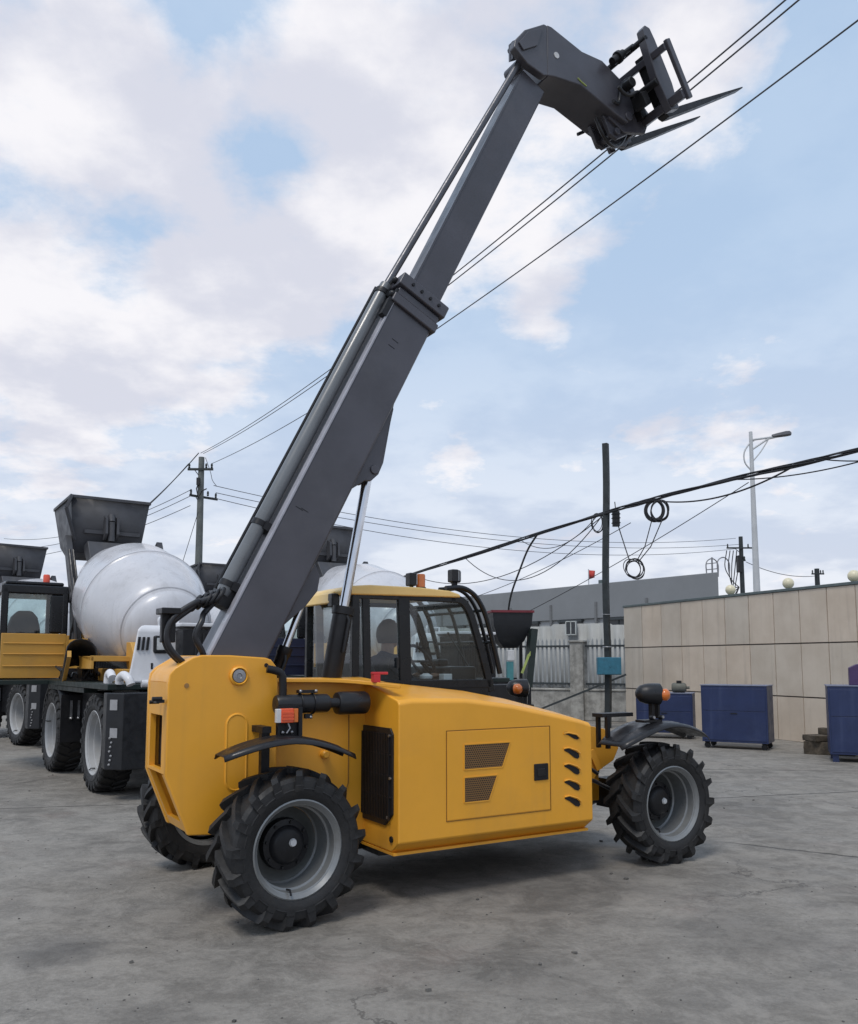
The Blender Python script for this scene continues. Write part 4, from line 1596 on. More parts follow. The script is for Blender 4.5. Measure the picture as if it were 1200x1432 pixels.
    m.box(.62, 1.25, -.64, -.10, 1.60, 1.67)
    m.box(.62, 1.25, -.14, -.10, 1.50, 1.67)
    m.box(1.9, 2.75, -.36, -.28, 1.34, 1.93)
    m.build('drum_cradle', yellow2, root, bevel=.008)
    # discharge chute folded at the left side
    m = MB()
    rows = []
    P0, P1 = Vector((1.75, -.18, 1.36)), Vector((.95, -.06, 1.72))
    d = (P1 - P0).normalized()
    sd = Vector((0, 1, 0))
    nn = d.cross(sd).normalized()
    for f in (0, .3, .6, 1):
        c = P0.lerp(P1, f)
        rows.append([c + sd * (.20 * math.cos(t)) + nn * (.20 * math.sin(t)) for t in [R(-200 + 220 * k / 10) for k in range(11)]])
    m.loft(rows, closed=False)
    ch = m.build('chute', black, root, solid=.012, smooth=60)
    m = MB()
    m.beam(P0 + Vector((-.1, .18, .0)), P1 + Vector((-.05, .17, -.02)), .05, .09)
    m.build('chute_arm', yellow2, ch)
    m = MB()
    random.seed(5)
    for k in range(12):
        a = Vector((random.uniform(1.4, 2.6), random.uniform(-.45, -.1), 1.36))
        b = a + Vector((random.uniform(-.5, .5), random.uniform(-.15, .15), random.uniform(.03, .2)))
        c = b + Vector((random.uniform(-.4, .4), random.uniform(-.1, .1), random.uniform(-.12, .1)))
        m.tube(catmull([a, b, c], 5), .018, 6)
    m.box(1.5, 1.8, -.5, -.2, 1.33, 1.52)
    m.box(2.0, 2.4, -.45, -.1, 1.33, 1.50)
    m.build('hoses', hosem, root)
    # loading arms and bucket, raised
    arms = MB()
    for y_ in (-.38, -1.87):
        for a, b, c in (((2.75, 1.40), (3.0, 2.6), .16), ((3.0, 2.6), (3.62, 3.62), .15)):
            arms.beam((a[0], y_, a[1]), (b[0], y_, b[1]), .10, c)
        arms.lathe([(.09, -.08), (.09, .08)], (3.0, y_, 2.6), (0, 1, 0), 14, True)
        arms.beam((2.4, y_, 1.40), (2.78, y_ + .01, 2.3), .07, .07)
    arms.box(2.95, 3.1, -1.87, -.38, 2.42, 2.52)
    arms.build('loading_arms', bucketm, root, bevel=.008)
    m = MB()
    for y_ in (-.42, -.48):
        m.tube(catmull([(2.6, y_ + .02, 1.4), (2.55, y_ + .08, 2.0), (2.75, y_ + .08, 2.6), (3.1, y_ + .06, 3.0), (3.4, y_ + .05, 3.4)], 6), .018, 8)
        m.tube(catmull([(2.7, y_ - .04, 1.5), (2.85, y_ + .1, 1.9), (2.72, y_ + .06, 2.4), (2.95, y_ + .07, 2.9)], 6), .016, 8)
    m.build('arm_hoses', hosem, root)
    bk = empty('bucket', parent=root)
    m = MB()
    # shell: open box wider at the lip, lip leaning back over the drum mouth
    yl, yr = -.37, -1.62
    S = [(3.40, 4.27), (3.53, 3.58), (3.68, 3.40), (4.05, 3.32), (4.42, 3.55), (4.62, 4.21)]
    outer = []
    for i, (x, z) in enumerate(S):
        k = {0: .0, 1: .08, 2: .12, 3: .12, 4: .08, 5: 0.0}[i]
        outer.append(((x, yl - k, z), (x, yr + k, z)))
    m.loft([[a, b] for a, b in outer], closed=False)
    for sd_ in (0, 1):
        m.bm.faces.new([m.bm.verts.new(o_[sd_]) for o_ in outer])
    m.build('bucket_shell', bucketm, bk, solid=.03, smooth=30)
    m = MB()
    m.beam((3.39, yl + .03, 4.28), (3.39, yr - .03, 4.28), .05, .05)
    m.beam((3.39, yl + .01, 4.28), (4.62, yl + .01, 4.22), .04, .05)
    m.beam((3.39, yr - .01, 4.28), (4.62, yr - .01, 4.22), .04, .05)
    m.beam((3.36, yl - .0, 4.30), (3.38, yl + .08, 4.08), .06, .05)
    m.beam((3.38, yl + .08, 4.08), (3.50, yl - .10, 3.58), .05, .04)
    m.build('bucket_lip', bucketm, bk, bevel=.006)
    m = MB()
    for y_ in (-.92, -1.10):
        m.prism([(3.46, 4.02), (3.32, 3.96), (3.30, 3.70), (3.42, 3.60), (3.55, 3.62)], y_ - .02, y_ + .02, lambda p, q, t: (p, t, q))
    m.tube([(3.36, -1.01, 3.58), (3.36, -1.01, 3.9)], .055, 12)
    m.tube([(3.36, -1.01, 3.9), (3.40, -1.01, 4.02)], .06, 12)
    m.box(3.44, 3.50, -1.5, -.6, 3.70, 3.76)
    m.build('bucket_bracket', bucketm, bk)
    m = MB()
    m.prism([(3.55, 3.50), (3.50, 3.38), (3.05, 3.0), (2.95, 3.08), (3.3, 3.55)], -1.45, -.62, lambda p, q, t: (p, t, q))
    m.build('bucket_spout', bucketm, bk, bevel=.01)
    # cab
    cb = empty('cab', parent=root)
    x0, x1, y0, y1 = 2.92, 4.15, -.29, .66
    m = MB()
    for x, yy in ((x0 + .035, y0 + .045), (x0 + .035, y1 - .055), (x1 - .04, y0 + .045), (x1 - .04, y1 - .055)):
        m.box(x - .035, x + .035, yy - .05, yy + .05, 1.335, 2.72)
    m.box(x0, x1, y0, y1, 2.62, 2.76)
    m.box(x0 + .06, x1 - .06, y0 + .06, y1 - .06, 2.76, 2.82)
    m.box(x0, x0 + .07, y0 + .1, y1 - .11, 1.97, 2.03)
    m.box(x1 - .07, x1, y0 + .1, y1 - .1, 1.335, 2.0)
    m.box(x0 + .07, x1 - .07, y1 - .09, y1 - .02, 1.335, 1.75)
    m.box(x0 + .005, x0 + .06, y0 + .0, y0 + .26, 2.03, 2.62)
    m.build('cab_frame', cabblk, cb, bevel=.03, seg=3)
    m = MB()
    m.box(x0 - .05, x0 + .0, y0 + .02, y1 - .02, 1.35, 2.02)
    m.box(x0 - .05, x1 - .2, y0 - .03, y0 + .02, 1.35, 2.0)
    for z in (1.52, 1.70, 1.86):
        m.box(x0 - .062, x0 - .045, y0 + .05, y1 - .05, z, z + .02)
    m.build('cab_panel', yellow2, cb, bevel=.015)
    rw = pane([(x0 + .03, y0 + .2, 2.03), (x0 + .03, y1 - .1, 2.03), (x0 + .03, y1 - .1, 2.62), (x0 + .03, y0 + .2, 2.62)], 'rear_window', paleglass, cb)
    pane([(x1 - .03, y0 + .1, 2.0), (x1 - .03, y1 - .1, 2.0), (x1 - .03, y1 - .1, 2.62), (x1 - .03, y0 + .1, 2.62)], 'windscreen', paleglass, cb)
    pane([(x0 + .06, y1 - .05, 1.75), (x1 - .06, y1 - .05, 1.75), (x1 - .06, y1 - .05, 2.62), (x0 + .06, y1 - .05, 2.62)], 'side_window', paleglass, cb)
    m = MB()
    yc = .27
    m.loft([[(3.28 + dx, yc - wd, z), (3.28 + dx, yc + wd, z), (3.38 + dx, yc + wd, z), (3.38 + dx, yc - wd, z)] for z, wd, dx in ((1.75, .25, .06), (2.1, .24, 0), (2.28, .19, -.04), (2.38, .10, -.06))])
    m.box(3.28, 3.8, yc - .24, yc + .24, 1.6, 1.76)
    m.build('seat', seatm, cb, bevel=.03)
    m = MB()
    m.lathe([(.05, 0), (.05, .10), (.04, .12), (.001, .122)], (3.05, .02, 2.82), (0, 0, 1), 14)
    m.build('beacon', pmat('beacon_red', (.7, .09, .05), .3), cb)
    m = MB()
    m.tube([(x0 - .02, y1 + .04, 1.4), (x0 - .02, y1 + .04, 2.6)], .018, 8)
    m.tube([(x0 + .3, y1 + .05, 1.4), (x0 + .3, y1 + .05, 2.6)], .018, 8)
    m.build('grab_rail', cabblk, cb)
    return root


MH = R(125)
truckblue = pmat('truck_blue', (0.008, 0.014, 0.045), 0.5, var=.1, scale=2)
mix = make_mixer()
mix.location = (-4.17, 10.77, 0)
mix.rotation_euler = (0, 0, MH)
tag(mix, 'concrete mixer truck with yellow and black cab left of the telehandler, nearest of its kind', 'mixer truck', 'concrete mixer trucks parked in the yard')
for (x, y_, hd_, lab) in ((-7.95, 16.7, 133.5, 'concrete mixer truck at the far left whose dark bucket shows above the black cab'),
                     (-.80, 13.65, 125, 'concrete mixer truck parked directly behind the telehandler cab, drum above its roof'),
                     (-4.65, 20.4, 125, 'far concrete mixer truck whose bucket shows between the white drum and the grey boom')):
    c = copy_tree(mix)
    c.location = (x, y_, 0)
    c.rotation_euler = (0, 0, R(hd_))
    tag(c, lab)
    if hd_ == 125:                         # the two trucks further right have blue cab panels
        for ch in c.children_recursive:
            if ch.name.startswith('cab_panel'):
                ch.data = ch.data.copy()
                ch.data.materials[0] = truckblue


# ------------------------------------------------------------------ hopper machine behind the engine cover
def hopper_machine():
    root = empty('hopper_machine', (1.76, 19.0, 0), R(8))
    tag(root, 'dark hopper with a red rim on a teal and black frame beside the picket fence', 'hopper machine')
    m = MB()

    def ring(z, a, b):
        return [(-a, -b, z), (a, -b, z), (a, b, z), (-a, b, z)]
    m.loft([ring(2.66, .44, .42), ring(2.38, .41, .40), ring(2.05, .28, .27), ring(1.90, .14, .14)], cap=False)
    h = m.build('hopper', pmat('hopper_dark', (.014, .016, .02), .5), root, solid=.02, bevel=.01)
    m = MB()
    for a, b in (((-.45, -.43), (.45, -.43)), ((.45, -.43), (.45, .43)), ((.45, .43), (-.45, .43)), ((-.45, .43), (-.45, -.43))):
        m.beam((a[0], a[1], 2.68), (b[0], b[1], 2.68), .05, .05)
    m.build('hopper_rim', pmat('rim_red', (.16, .02, .03), .6), h)
    m = MB()
    for x, y_ in ((-.42, -.36), (.36, -.36), (-.42, .36), (.36, .36)):
        m.beam((x, y_, 0), (x, y_, 2.2), .07, .07)
    m.box(-.9, .45, -.4, .4, .55, .68)
    m.box(-.85, .1, -.35, .35, .68, 1.25)
    m.build('frame', black, root, bevel=.01)
    m = MB()
    m.beam((.30, -.42, 1.05), (.44, -.42, 2.3), .14, .34)
    m.build('chute', green, root)
    m = MB()
    m.beam((.14, -.60, 1.35), (.30, -.60, 1.75), .02, .05)
    m.prism([(.25, 1.70), (.33, 1.72), (.335, 1.82)], -.612, -.588, lambda p, q, t: (p, t, q))
    m.build('arrow_mark', pmat('arrow_green', (.35, .42, .12), .6), root)
    m = MB()
    m.box(-.16, -.02, -.52, -.40, 1.20, 1.60)
    m.build('control_post', pmat('post_teal', (.06, .22, .24), .5), root, bevel=.01)
    m = MB()
    m.box(-.15, .0, -.54, -.40, 1.62, 1.84)
    m.build('control_box', stickm, root, bevel=.01)
    m = MB()
    for x in (-.7, .2):
        for y_ in (-.45, .45):
            m.lathe([(.001, -.07), (.2, -.07), (.25, -.04), (.25, .04), (.2, .07), (.001, .07)], (x, y_, .25), (0, 1, 0), 18)
    m.build('wheels', rubber, root)


hopper_machine()

# ------------------------------------------------------------------ clad wall at the right
WA = Vector((5.215, 22.98, 0))
WBd = Vector((2.76, -7.07, 0)).normalized()
WN = Vector((WBd.y, -WBd.x, 0))
if WN.y > 0:
    WN = -WN
WN = Vector((-abs(WBd.y), -abs(WBd.x), 0))       # faces the yard
wall = empty('clad_wall', WA, math.atan2(WBd.y, WBd.x))
tag(wall, 'tall beige wall clad in large stone panels behind the blue cabinets', 'wall')
# local x along the wall, local y: +y is to the left of travel = away from camera?  left of (0.36,-0.93) is (0.93,0.36): behind the wall
WL = 26.0
m = MB()
m.box(0, WL, .03, .40, 0, 3.0)
m.build('wall_core', jointm, wall)
m = MB()
random.seed(11)
rows = [(0, .885), (.90, 1.955), (1.97, 3.03)]
cuts = [0, .0]
xs = [0.0]
xs = [0, .81, 1.62, 2.40, 3.19, 3.95, 4.71, 5.44, 6.15, 6.85, 7.53]
while xs[-1] < WL:
    xs.append(xs[-1] + .70)
for (z0, z1) in rows:
    for a, b in zip(xs, xs[1:]):
        m.box(a + .010, min(b, WL) - .010, 0.0 + random.uniform(0, .004), .04, z0 + .006, z1 - .006)
m.build('stone_panels', cladm, wall)
m = MB()
m.box(-.02, WL, -.02, .42, 3.03, 3.09)
m.build('coping', coping, wall, bevel=.01)
GW = 'cream globe lamps on the wall'
for (px, t_) in ((1021, 3.94), (1102, 5.68), (1195, 7.34)):
    p = WA + WBd * t_ + Vector((abs(WBd.y), abs(WBd.x), 0)) * .2
    o = empty('globe_lamp', (p.x, p.y, 3.09))
    m = MB()
    m.ball((0, 0, .125), .115, 24)
    m.build('globe', globem, o, smooth=80)
    m = MB()
    m.lathe([(.06, 0), (.06, .02), (.035, .03), (.035, .04)], (0, 0, 0), (0, 0, 1), 14)
    m.build('lamp_base', coping, o)
    tag(o, {1021: 'cream globe lamp on the wall, left of the tall street lamp', 1102: 'cream globe lamp on the wall, right of the street lamp, middle one',
            1195: 'cream globe lamp at the right edge of the photo on top of the wall'}[px], 'globe lamp', GW)

# ------------------------------------------------------------------ fence, low wall, sheets, building
def along(a, b):
    a, b = Vector(a), Vector(b)
    return (b - a).length, math.atan2((b - a).y, (b - a).x)


FA, FB = Vector((-6.0, 28.2, 0)), Vector((5.35, 23.05, 0))
FA = FB + (Vector((3.0, 24.45, 0)) - FB).normalized() * 14
L, rz = along(FA, FB)
lw = MB()
lw.box(0, L, -.12, .12, 0, .80)
lw.box(0, L, -.15, .15, .80, .86)
lo = lw.build('low_wall', concw, bevel=.02)
lo.location, lo.rotation_euler = FA, (0, 0, rz)
tag(lo, 'low stained grey concrete wall carrying the picket fence', 'wall')
# pillar
fdir = (FB - FA).normalized()
pl_d = L - 1.42
pl = MB()
pl.box(pl_d - .19, pl_d + .19, -.2, .2, 0, 2.12)
pl.box(pl_d - .23, pl_d + .23, -.24, .24, 2.12, 2.18)
plo = pl.build('fence_pillar', concw, bevel=.015)
plo.location, plo.rotation_euler = FA, (0, 0, rz)
tag(plo, 'weathered concrete pillar standing between two picket fence panels', 'pillar')
palem = pmat('picket_grey', (.30, .315, .32), .55, var=.08, dirt=.3, dirtcol=(.2, .2, .2))
railm = pmat('rail_dark', (.035, .042, .045), .5)
for i, (a, b, lab) in enumerate(((pl_d - 2.95, pl_d - .22, 'metal picket fence panel between the green post and the concrete pillar'),
                                 (pl_d + .22, L - .05, 'metal picket fence panel between the concrete pillar and the beige wall'),
                                 (pl_d - 8.6, pl_d - 3.06, 'metal picket fence panel left of the green post, behind the hopper'))):
    f = empty('picket_fence', FA, rz)
    tag(f, lab, 'fence', 'picket fence panels on the low wall')
    m = MB()
    n = int((b - a) / .125)
    for k in range(n):
        x = a + (k + .5) * (b - a) / n
        m.xz([(x - .026, .90), (x + .026, .90), (x + .026, 2.16), (x, 2.23), (x - .026, 2.16)], -.035, -.015)
    m.build('pickets', palem, f)
    m = MB()
    for z in (.99, 2.02):
        m.box(a, b, -.075, -.037, z - .028, z + .028)
    m.build('rail', railm, f)
m = MB()
m.box(pl_d - 3.05, pl_d - 2.97, -.05, .05, .86, 2.25)
m.xz([(pl_d - 3.06, 2.25), (pl_d - 2.96, 2.25), (pl_d - 3.01, 2.30)], -.05, .05)
gp = m.build('fence_post', pmat('post_green', (.02, .06, .05), .5), bevel=.005)
gp.location, gp.rotation_euler = FA, (0, 0, rz)
tag(gp, 'slim dark green fence post between picket panels', 'fence post')
# corrugated sheet hoarding behind
SA = FA + Vector((.8, 2.6, 0))
m = MB()
N = int((L + 3) / .10)
rowsb, rowst = [], []
for k in range(N + 1):
    x = k * .10
    yy = .045 if (k % 4) in (0, 1) else -.045
    rowsb.append((x, yy, 0))
    rowst.append((x, yy, 2.70 + (.06 if (int(x / 1.9) % 3 == 0) else 0) * (1 if k else 0)))
m.loft([rowsb, rowst], closed=False)
so = m.build('corrugated_hoarding', sheetm, solid=.006, smooth=20)
so.location, so.rotation_euler = SA, (0, 0, rz)
tag(so, 'pale corrugated sheet hoarding behind the picket fence', 'hoarding')
m = MB()
m.box(-.17, .17, -.05, .05, -.22, .22)
nb = empty('notice_frame', SA + fdir * (L - 1.93) + Vector((-.1, -.16, 2.62)), rz)
f1 = m.build('backing', pmat('notice_grey', (.22, .23, .23), .6), nb, bevel=.01)
m = MB()
for a, b in (((-.16, -.2), (.16, -.2)), ((.16, -.2), (.16, .2)), ((.16, .2), (-.16, .2)), ((-.16, .2), (-.16, -.2)), ((0, -.2), (0, .2))):
    m.beam((a[0], -.06, a[1]), (b[0], -.06, b[1]), .025, .025, up=(0, 1, 0))
m.build('frame', pmat('notice_pale', (.5, .52, .5), .5), nb)
m = MB()
m.box(-.14, -.02, -.056, -.05, -.18, .18)
m.box(.02, .14, -.056, -.05, -.18, .18)
m.build('pane', winm, nb)
tag(nb, 'small pale framed box mounted above the concrete fence pillar', 'window box')

# long grey building
P1, P2 = Vector((-9.5, 64, 0)), Vector((11.85, 35, 0))
L2, rz2 = along(P1, P2)
bld = empty('grey_building', P1, rz2)
tag(bld, 'long flat roofed grey building behind the fence and the beige wall', 'building')
m = MB()
BR = (Vector((11.85, 35.0, 0)).normalized() * 8.5 + Vector((-.5, 0, 0)))          # the end wall runs back along this
BRl = (BR.x * math.cos(-rz2) - BR.y * math.sin(-rz2), BR.x * math.sin(-rz2) + BR.y * math.cos(-rz2))
m.xy([(0, 0), (L2, 0), (L2 + BRl[0], BRl[1]), (0, BRl[1])], 3.62, 5.25)
m.build('parapet', bgrey, bld, bevel=.03)
m = MB()
m.xy([(0, .12), (L2 - .05, .12), (L2 - .3 + BRl[0], BRl[1] - .1), (0, BRl[1] - .1)], 0, 3.62)
bw = m.build('wall', bpale, bld)
for k in range(12):
    x = L2 - 2.4 - k * 3.0
    m = MB()
    m.box(x - .7, x + .7, .06, .119, 1.2, 3.50)
    wf = m.build('window', winm, bld)
    m = MB()
    m.box(x - .8, x + .8, -.08, .10, 3.50, 3.61)
    m.box(x - .8, x - .7, .02, .10, 1.2, 3.50)
    m.box(x - .03, x + .03, .03, .08, 1.2, 3.50)
    m.build('window_frame', railm, wf)
m = MB()
for k in range(10):
    x = L2 - 3.7 - k * 3.0
    m.tube([(x, -.02, 2.6), (x, -.02, 4.4)], .07, 8)
m.build('downpipe', pmat('pipe_grey', (.15, .155, .16), .6), bld, split=True)
# hoop ladder on the roof corner
m = MB()
for x in (L2 - .9, L2 - .35):
    m.tube(catmull([(x, .5, 5.2), (x, .5, 5.75), (x + .02, .9, 5.95), (x, 1.3, 5.75), (x, 1.3, 5.2)], 5), .025, 6)
m.tube([(L2 - .62, .5, 5.2), (L2 - .62, .5, 5.95)], .035, 6)
for z in (5.45, 5.7):
    m.tube([(L2 - .9, .5, z), (L2 - .35, .5, z)], .02, 6)
m.build('roof_ladder', pmat('ladder_grey', (.2, .2, .21), .5), bld)
m = MB()
m.box(L2 - 6.8, L2 - 6.6, .3, .5, 5.25, 5.45)
m.build('roof_vent', coping, bld)

# flag on its pole
fl = empty('flag', (7.85, 42.0, 0))
tag(fl, 'small dark red flag on a thin pole above the grey roof', 'flag')
m = MB()
m.tube([(0, 0, 0), (0, 0, 6.12)], [.04, .025], 8)
m.build('flag_pole', galv, fl)
m = MB()
rows = []
for i in range(9):
    f = i / 8
    rows.append([(.02 + .30 * f, .06 * math.sin(f * 6), 6.08 - .05 * f), (.02 + .27 * f, .06 * math.sin(f * 6 + .5), 5.62 - .02 * f + .1 * f)])
m.loft(rows, closed=False)
m.build('cloth', flagm, fl, solid=.01, smooth=60)

# ------------------------------------------------------------------ blue cabinets
def cabinet(lx, ly, rz_, W_, D_, H_, label, casters=True, seed=0):
    root = empty('blue_cabinet', (lx, ly, 0), rz_)
    tag(root, label, 'cabinet', 'blue steel cabinets along the wall')
    m = MB()
    m.box(0, W_, 0, D_, .12, H_)
    b_ = m.build('body', bluem, root, bevel=.008)
    m = MB()
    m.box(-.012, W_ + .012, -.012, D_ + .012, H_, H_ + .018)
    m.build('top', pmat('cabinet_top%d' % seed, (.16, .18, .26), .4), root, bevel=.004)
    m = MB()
    m.box(.03, W_ - .03, -.010, .002, .16, H_ * .60)
    m.box(.03, W_ - .03, -.012, .002, H_ * .60 + .008, H_ - .05)
    d_ = m.build('door', bluem, root, bevel=.003)
    m = MB()
    m.box(W_ / 2 - .06, W_ / 2 + .06, -.025, -.010, H_ * .56, H_ * .56 + .015)
    m.build('handle', satin, d_)
    m = MB()
    m.box(W_ + .0005, W_ + .003, .03, D_ - .03, .16, H_ - .04)
    m.build('side_panel', bluegrey, root)
    for x in (.08, W_ - .08):
        for y_ in (.07, D_ - .07):
            m = MB()
            if casters:
                m.lathe([(.001, -.025), (.05, -.025), (.055, -.015), (.055, .015), (.05, .025), (.001, .025)], (x, y_, .056), (0, 1, 0), 16)
                m.box(x - .04, x + .04, y_ - .035, y_ + .035, .10, .121)
                m.box(x - .03, x + .03, y_ - .035, y_ - .028, .05, .11)
                m.build('caster', black, root)
            else:
                m.box(x - .045, x + .045, y_ - .04, y_ + .04, 0, .13)
                m.build('leg', bluem, root)
    return root


cabinet(5.10, 16.25, R(-31), 1.17, .62, 1.15, 'blue cabinet with grey side, middle one of three along the wall')
cabinet(4.38, 18.35, R(-22), 1.15, .60, .93, 'blue cabinet half hidden behind the front wheel mudguard', seed=1)
cabinet(6.42, 13.95, R(-22), 1.2, .7, 1.20, 'blue cabinet at the right edge of the photo, nearest the camera', casters=False, seed=2)
m = MB()
m.xz([(0, 0), (.5, 0), (.5, .34), (.12, .34), (0, .28)], 0, .25)
pb = m.build('tool_box', pmat('box_purple', (.06, .03, .10), .5), bevel=.01)
pb.location, pb.rotation_euler = (6.80, 13.98, 1.218), (0, 0, R(-22))
tag(pb, 'dark purple tool box on top of the blue cabinet at the right edge', 'box')
# scrap motor on the far cabinet
sm_ = empty('old_motor', (5.12, 18.25, .949), R(-20))
tag(sm_, 'greyish round motor lying on the half hidden blue cabinet', 'motor')
m = MB()
m.lathe([(.001, 0), (.08, 0), (.10, .03), (.10, .26), (.08, .29), (.03, .30), (.03, .36), (.001, .36)], (0, 0, .105), (1, 0, 0), 18)
m.build('motor_body', pmat('motor_grey', (.12, .12, .10), .7), sm_)
m = MB()
m.box(.05, .25, -.09, .09, 0, .02)
m.box(.1, .2, -.05, .05, .19, .25)
m.build('motor_foot', black, sm_)

# timber blocks by the wall
random.seed(21)
for i, (x, y_, z, sx, sy, sz, rz_, lab) in enumerate((
        (6.98, 15.15, .0, .80, .45, .22, -.55, 'dark weathered timber block on the ground, lowest of the pile by the wall'),
        (6.90, 15.22, .225, .60, .34, .10, .25, 'long brown timber block lying across the lowest block'),
        (7.04, 15.22, .33, .40, .18, .11, -.9, 'short mossy timber block on top of the pile by the wall'))):
    bm = MB()
    segs = 10
    rings = []
    for k in range(segs + 1):
        xx = -sx / 2 + sx * k / segs
        rr_ = []
        for (a, b) in ((-1, 0), (-.4, 0), (.4, 0), (1, 0), (1.02, .5), (1, 1), (.4, 1.02), (-.4, 1), (-1, 1), (-1.02, .5)):
            j = .10 * mnoise.noise(Vector((xx * 4 + i * 9, a * 2, b * 3)))
            rr_.append((xx + .03 * mnoise.noise(Vector((a * 3, b * 3, i * 5 + k))), a * sy / 2 * (1 + j), max(0.0, b * sz * (1 + j))))
        rings.append(rr_)
    bm.loft(rings)
    o = bm.build('timber_block', timber, bevel=.008)
    o.location, o.rotation_euler = (x, y_, z), (0, 0, rz_)
    tag(o, lab, 'timber block', 'timber blocks piled by the wall')

# ------------------------------------------------------------------ poles, lamps, cables
dp = empty('dark_pole', (4.32, 21.0, 0))
tag(dp, 'tall black wooden pole standing in front of the picket fence', 'pole')
m = MB()
rings = []
for k in range(15):
    z = 7.02 * k / 14
    cxp = .012 * z + .02 * math.sin(z * 1.3)
    s = .088
    a = .2
    rings.append([(cxp + s * math.cos(a + math.pi / 2 * q) * 1.1, s * math.sin(a + math.pi / 2 * q), z) for q in range(4)])
m.loft(rings)
m.build('pole_shaft', polem, dp, bevel=.01)
m = MB()
m.torus((0.03, 0, 1.95), .11, .11, .012, (1, 0, 0), (0, 1, 0))
m.torus((0.03, 0, 2.75), .11, .11, .008, (1, 0, 0), (0, 1, .1))
m.build('wire_tie', steel, dp)
tb = empty('junction_box', (4.34, 20.83, 1.28))
tag(tb, 'small teal metal box fixed to the black pole', 'box')
m = MB()
m.box(-.285, .285, -.09, .08, 0, .42)
m.build('box_body', teal, tb, bevel=.012)
m = MB()
m.box(-.27, .27, -.10, -.088, .015, .405)
m.box(-.01, .03, -.112, -.10, .18, .25)
m.build('box_door', teal, tb, bevel=.004)
m = MB()
m.beam((2.35, 22.55, .15), (5.0, 21.9, 1.27), .05, .05)
st_ = m.build('steel_bar', railm)
tag(st_, 'dark steel bar leaning slanted across the low wall behind the black pole', 'bar')
bx = empty('splice_box', (4.63, 21.0, 4.92))
tag(bx, 'small black splice box hanging from the cables beside the black pole', 'box')
m = MB()
m.box(-.085, .085, -.06, .06, 0, .38)
m.build('case', satin, bx, bevel=.01)
m = MB()
for z in (.08, .2, .3):
    m.box(-.10, .10, -.07, .07, z, z + .02)
m.cyl((0, 0, .38), (-.02, 0, .62), .012, 6)
m.build('case_bands', black, bx)

# street lamp
sl_ = empty('street_lamp', (10.35, 27.0, 0))
tag(sl_, 'tall pale street lamp with curved bracket and one arm behind the wall', 'street lamp')
m = MB()
m.tube([(0, 0, 0), (0, 0, 3), (0, 0, 8.95)], [.12, .115, .055], 14)
m.tube([(0, 0, 8.35), (.55, 0, 8.72), (1.0, 0, 8.82)], .03, 8)
m.tube(catmull([(.0, 0, 7.65), (-.22, 0, 7.95), (-.22, 0, 8.3), (.0, 0, 8.62), (.1, 0, 8.66)], 6), .025, 8)
m.tube(catmull([(.05, 0, 8.0), (.3, 0, 8.3), (.55, 0, 8.68)], 6), .02, 8)
m.tube([(0, 0, 8.68), (1.0, 0, 8.82)], .035, 8)
m.build('lamp_pole', galv, sl_, smooth=60)
m = MB()
m.loft([[(x, yy, zz) for (yy, zz) in ((-w_, 8.80 + t), (0, 8.76 + t), (w_, 8.80 + t), (w_ * .8, 8.86 + t + h_), (0, 8.88 + t + h_), (-w_ * .8, 8.86 + t + h_))]
        for x, w_, t, h_ in ((.68, .05, -.02, .0), (.85, .12, 0, .03), (1.1, .14, .03, .06), (1.22, .12, .05, .05), (1.30, .05, .07, .0))])
m.build('lamp_head', pmat('lamp_grey', (.09, .09, .10), .5), sl_, bevel=.01, smooth=60)


# utility poles
def upole(name, loc, h, r0, r1, arms, label, rz_=0.0, mat=None):
    o = empty(name, loc, rz_)
    tag(o, label, 'utility pole', 'utility poles')
    m = MB()
    m.tube([(0, 0, 0), (0, 0, h)], [r0, r1], 12)
    m.build('pole_shaft', mat or concpole, o)
    for (z, a0, a1, ny) in arms:
        mm = MB()
        mm.beam((a0, -.12, z), (a1, -.12 + ny, z - .12 * ny), .07, .09)
        mm.beam((a0 * .5, -.12, z), (0, -.05, z - .35), .03, .03)
        c = mm.build('crossarm', polem, o)
        mm = MB()
        for x in (a0 + .06, a1 - .06, a1 * .45):
            mm.lathe([(.03, 0), (.05, .05), (.03, .08), (.05, .12), (.03, .2), (.001, .21)], (x, -.12 + ny * max(0, x / a1), z + .04 - .12 * ny * max(0, x / a1)), (0, 0, 1), 10)
        mm.build('insulator', polem, c)
    return o


UP = Vector((-9.35, 34.6, 0))
up1 = upole('utility_pole', UP, 9.95, .19, .12, ((9.42, -.52, .52, 0), (8.35, -.42, .58, .6)), 'tall grey utility pole with two crossarms above the white drum')
m = MB()
m.tube([(-.05, -.1, 8.9), (-.12, -.2, 8.6), (-.05, -.16, 8.2), (.1, -.2, 8.5), (.3, -.2, 8.6)], .025, 6)
m.box(-.12, .0, -.25, -.1, 8.75, 9.05)
m.tube(catmull([(.2, -.15, 9.9), (.42, -.15, 9.3), (.52, -.2, 8.95), (.7, -.2, 8.7)], 5), .012, 5)
m.build('jumper_wires', wirem, up1)
up2 = upole('utility_pole', (18.7, 51, 0), 9.05, .17, .12, ((8.35, -.9, .85, 0), (7.6, -.1, .2, 0)), 'distant utility pole with one crossarm left of the street lamp', mat=polem)
m = MB()
random.seed(4)
m.box(-.25, -.05, -.2, .2, 6.9, 7.9)
for k in range(5):
    m.tube(catmull([(-.9 + .2 * k, -.1, 8.2), (-1.0 + .2 * k, 0, 7.2), (-.6, 0, 6.4 - .3 * k), (-.2, 0, 6.0)], 5), .03, 5)
m.build('jumper_wires', wirem, up2)
upole('utility_pole', (25.0, 55, 0), 7.55, .18, .15, ((7.2, -.4, .4, 0),), 'short far utility pole stub above the wall, right of the street lamp', mat=polem)


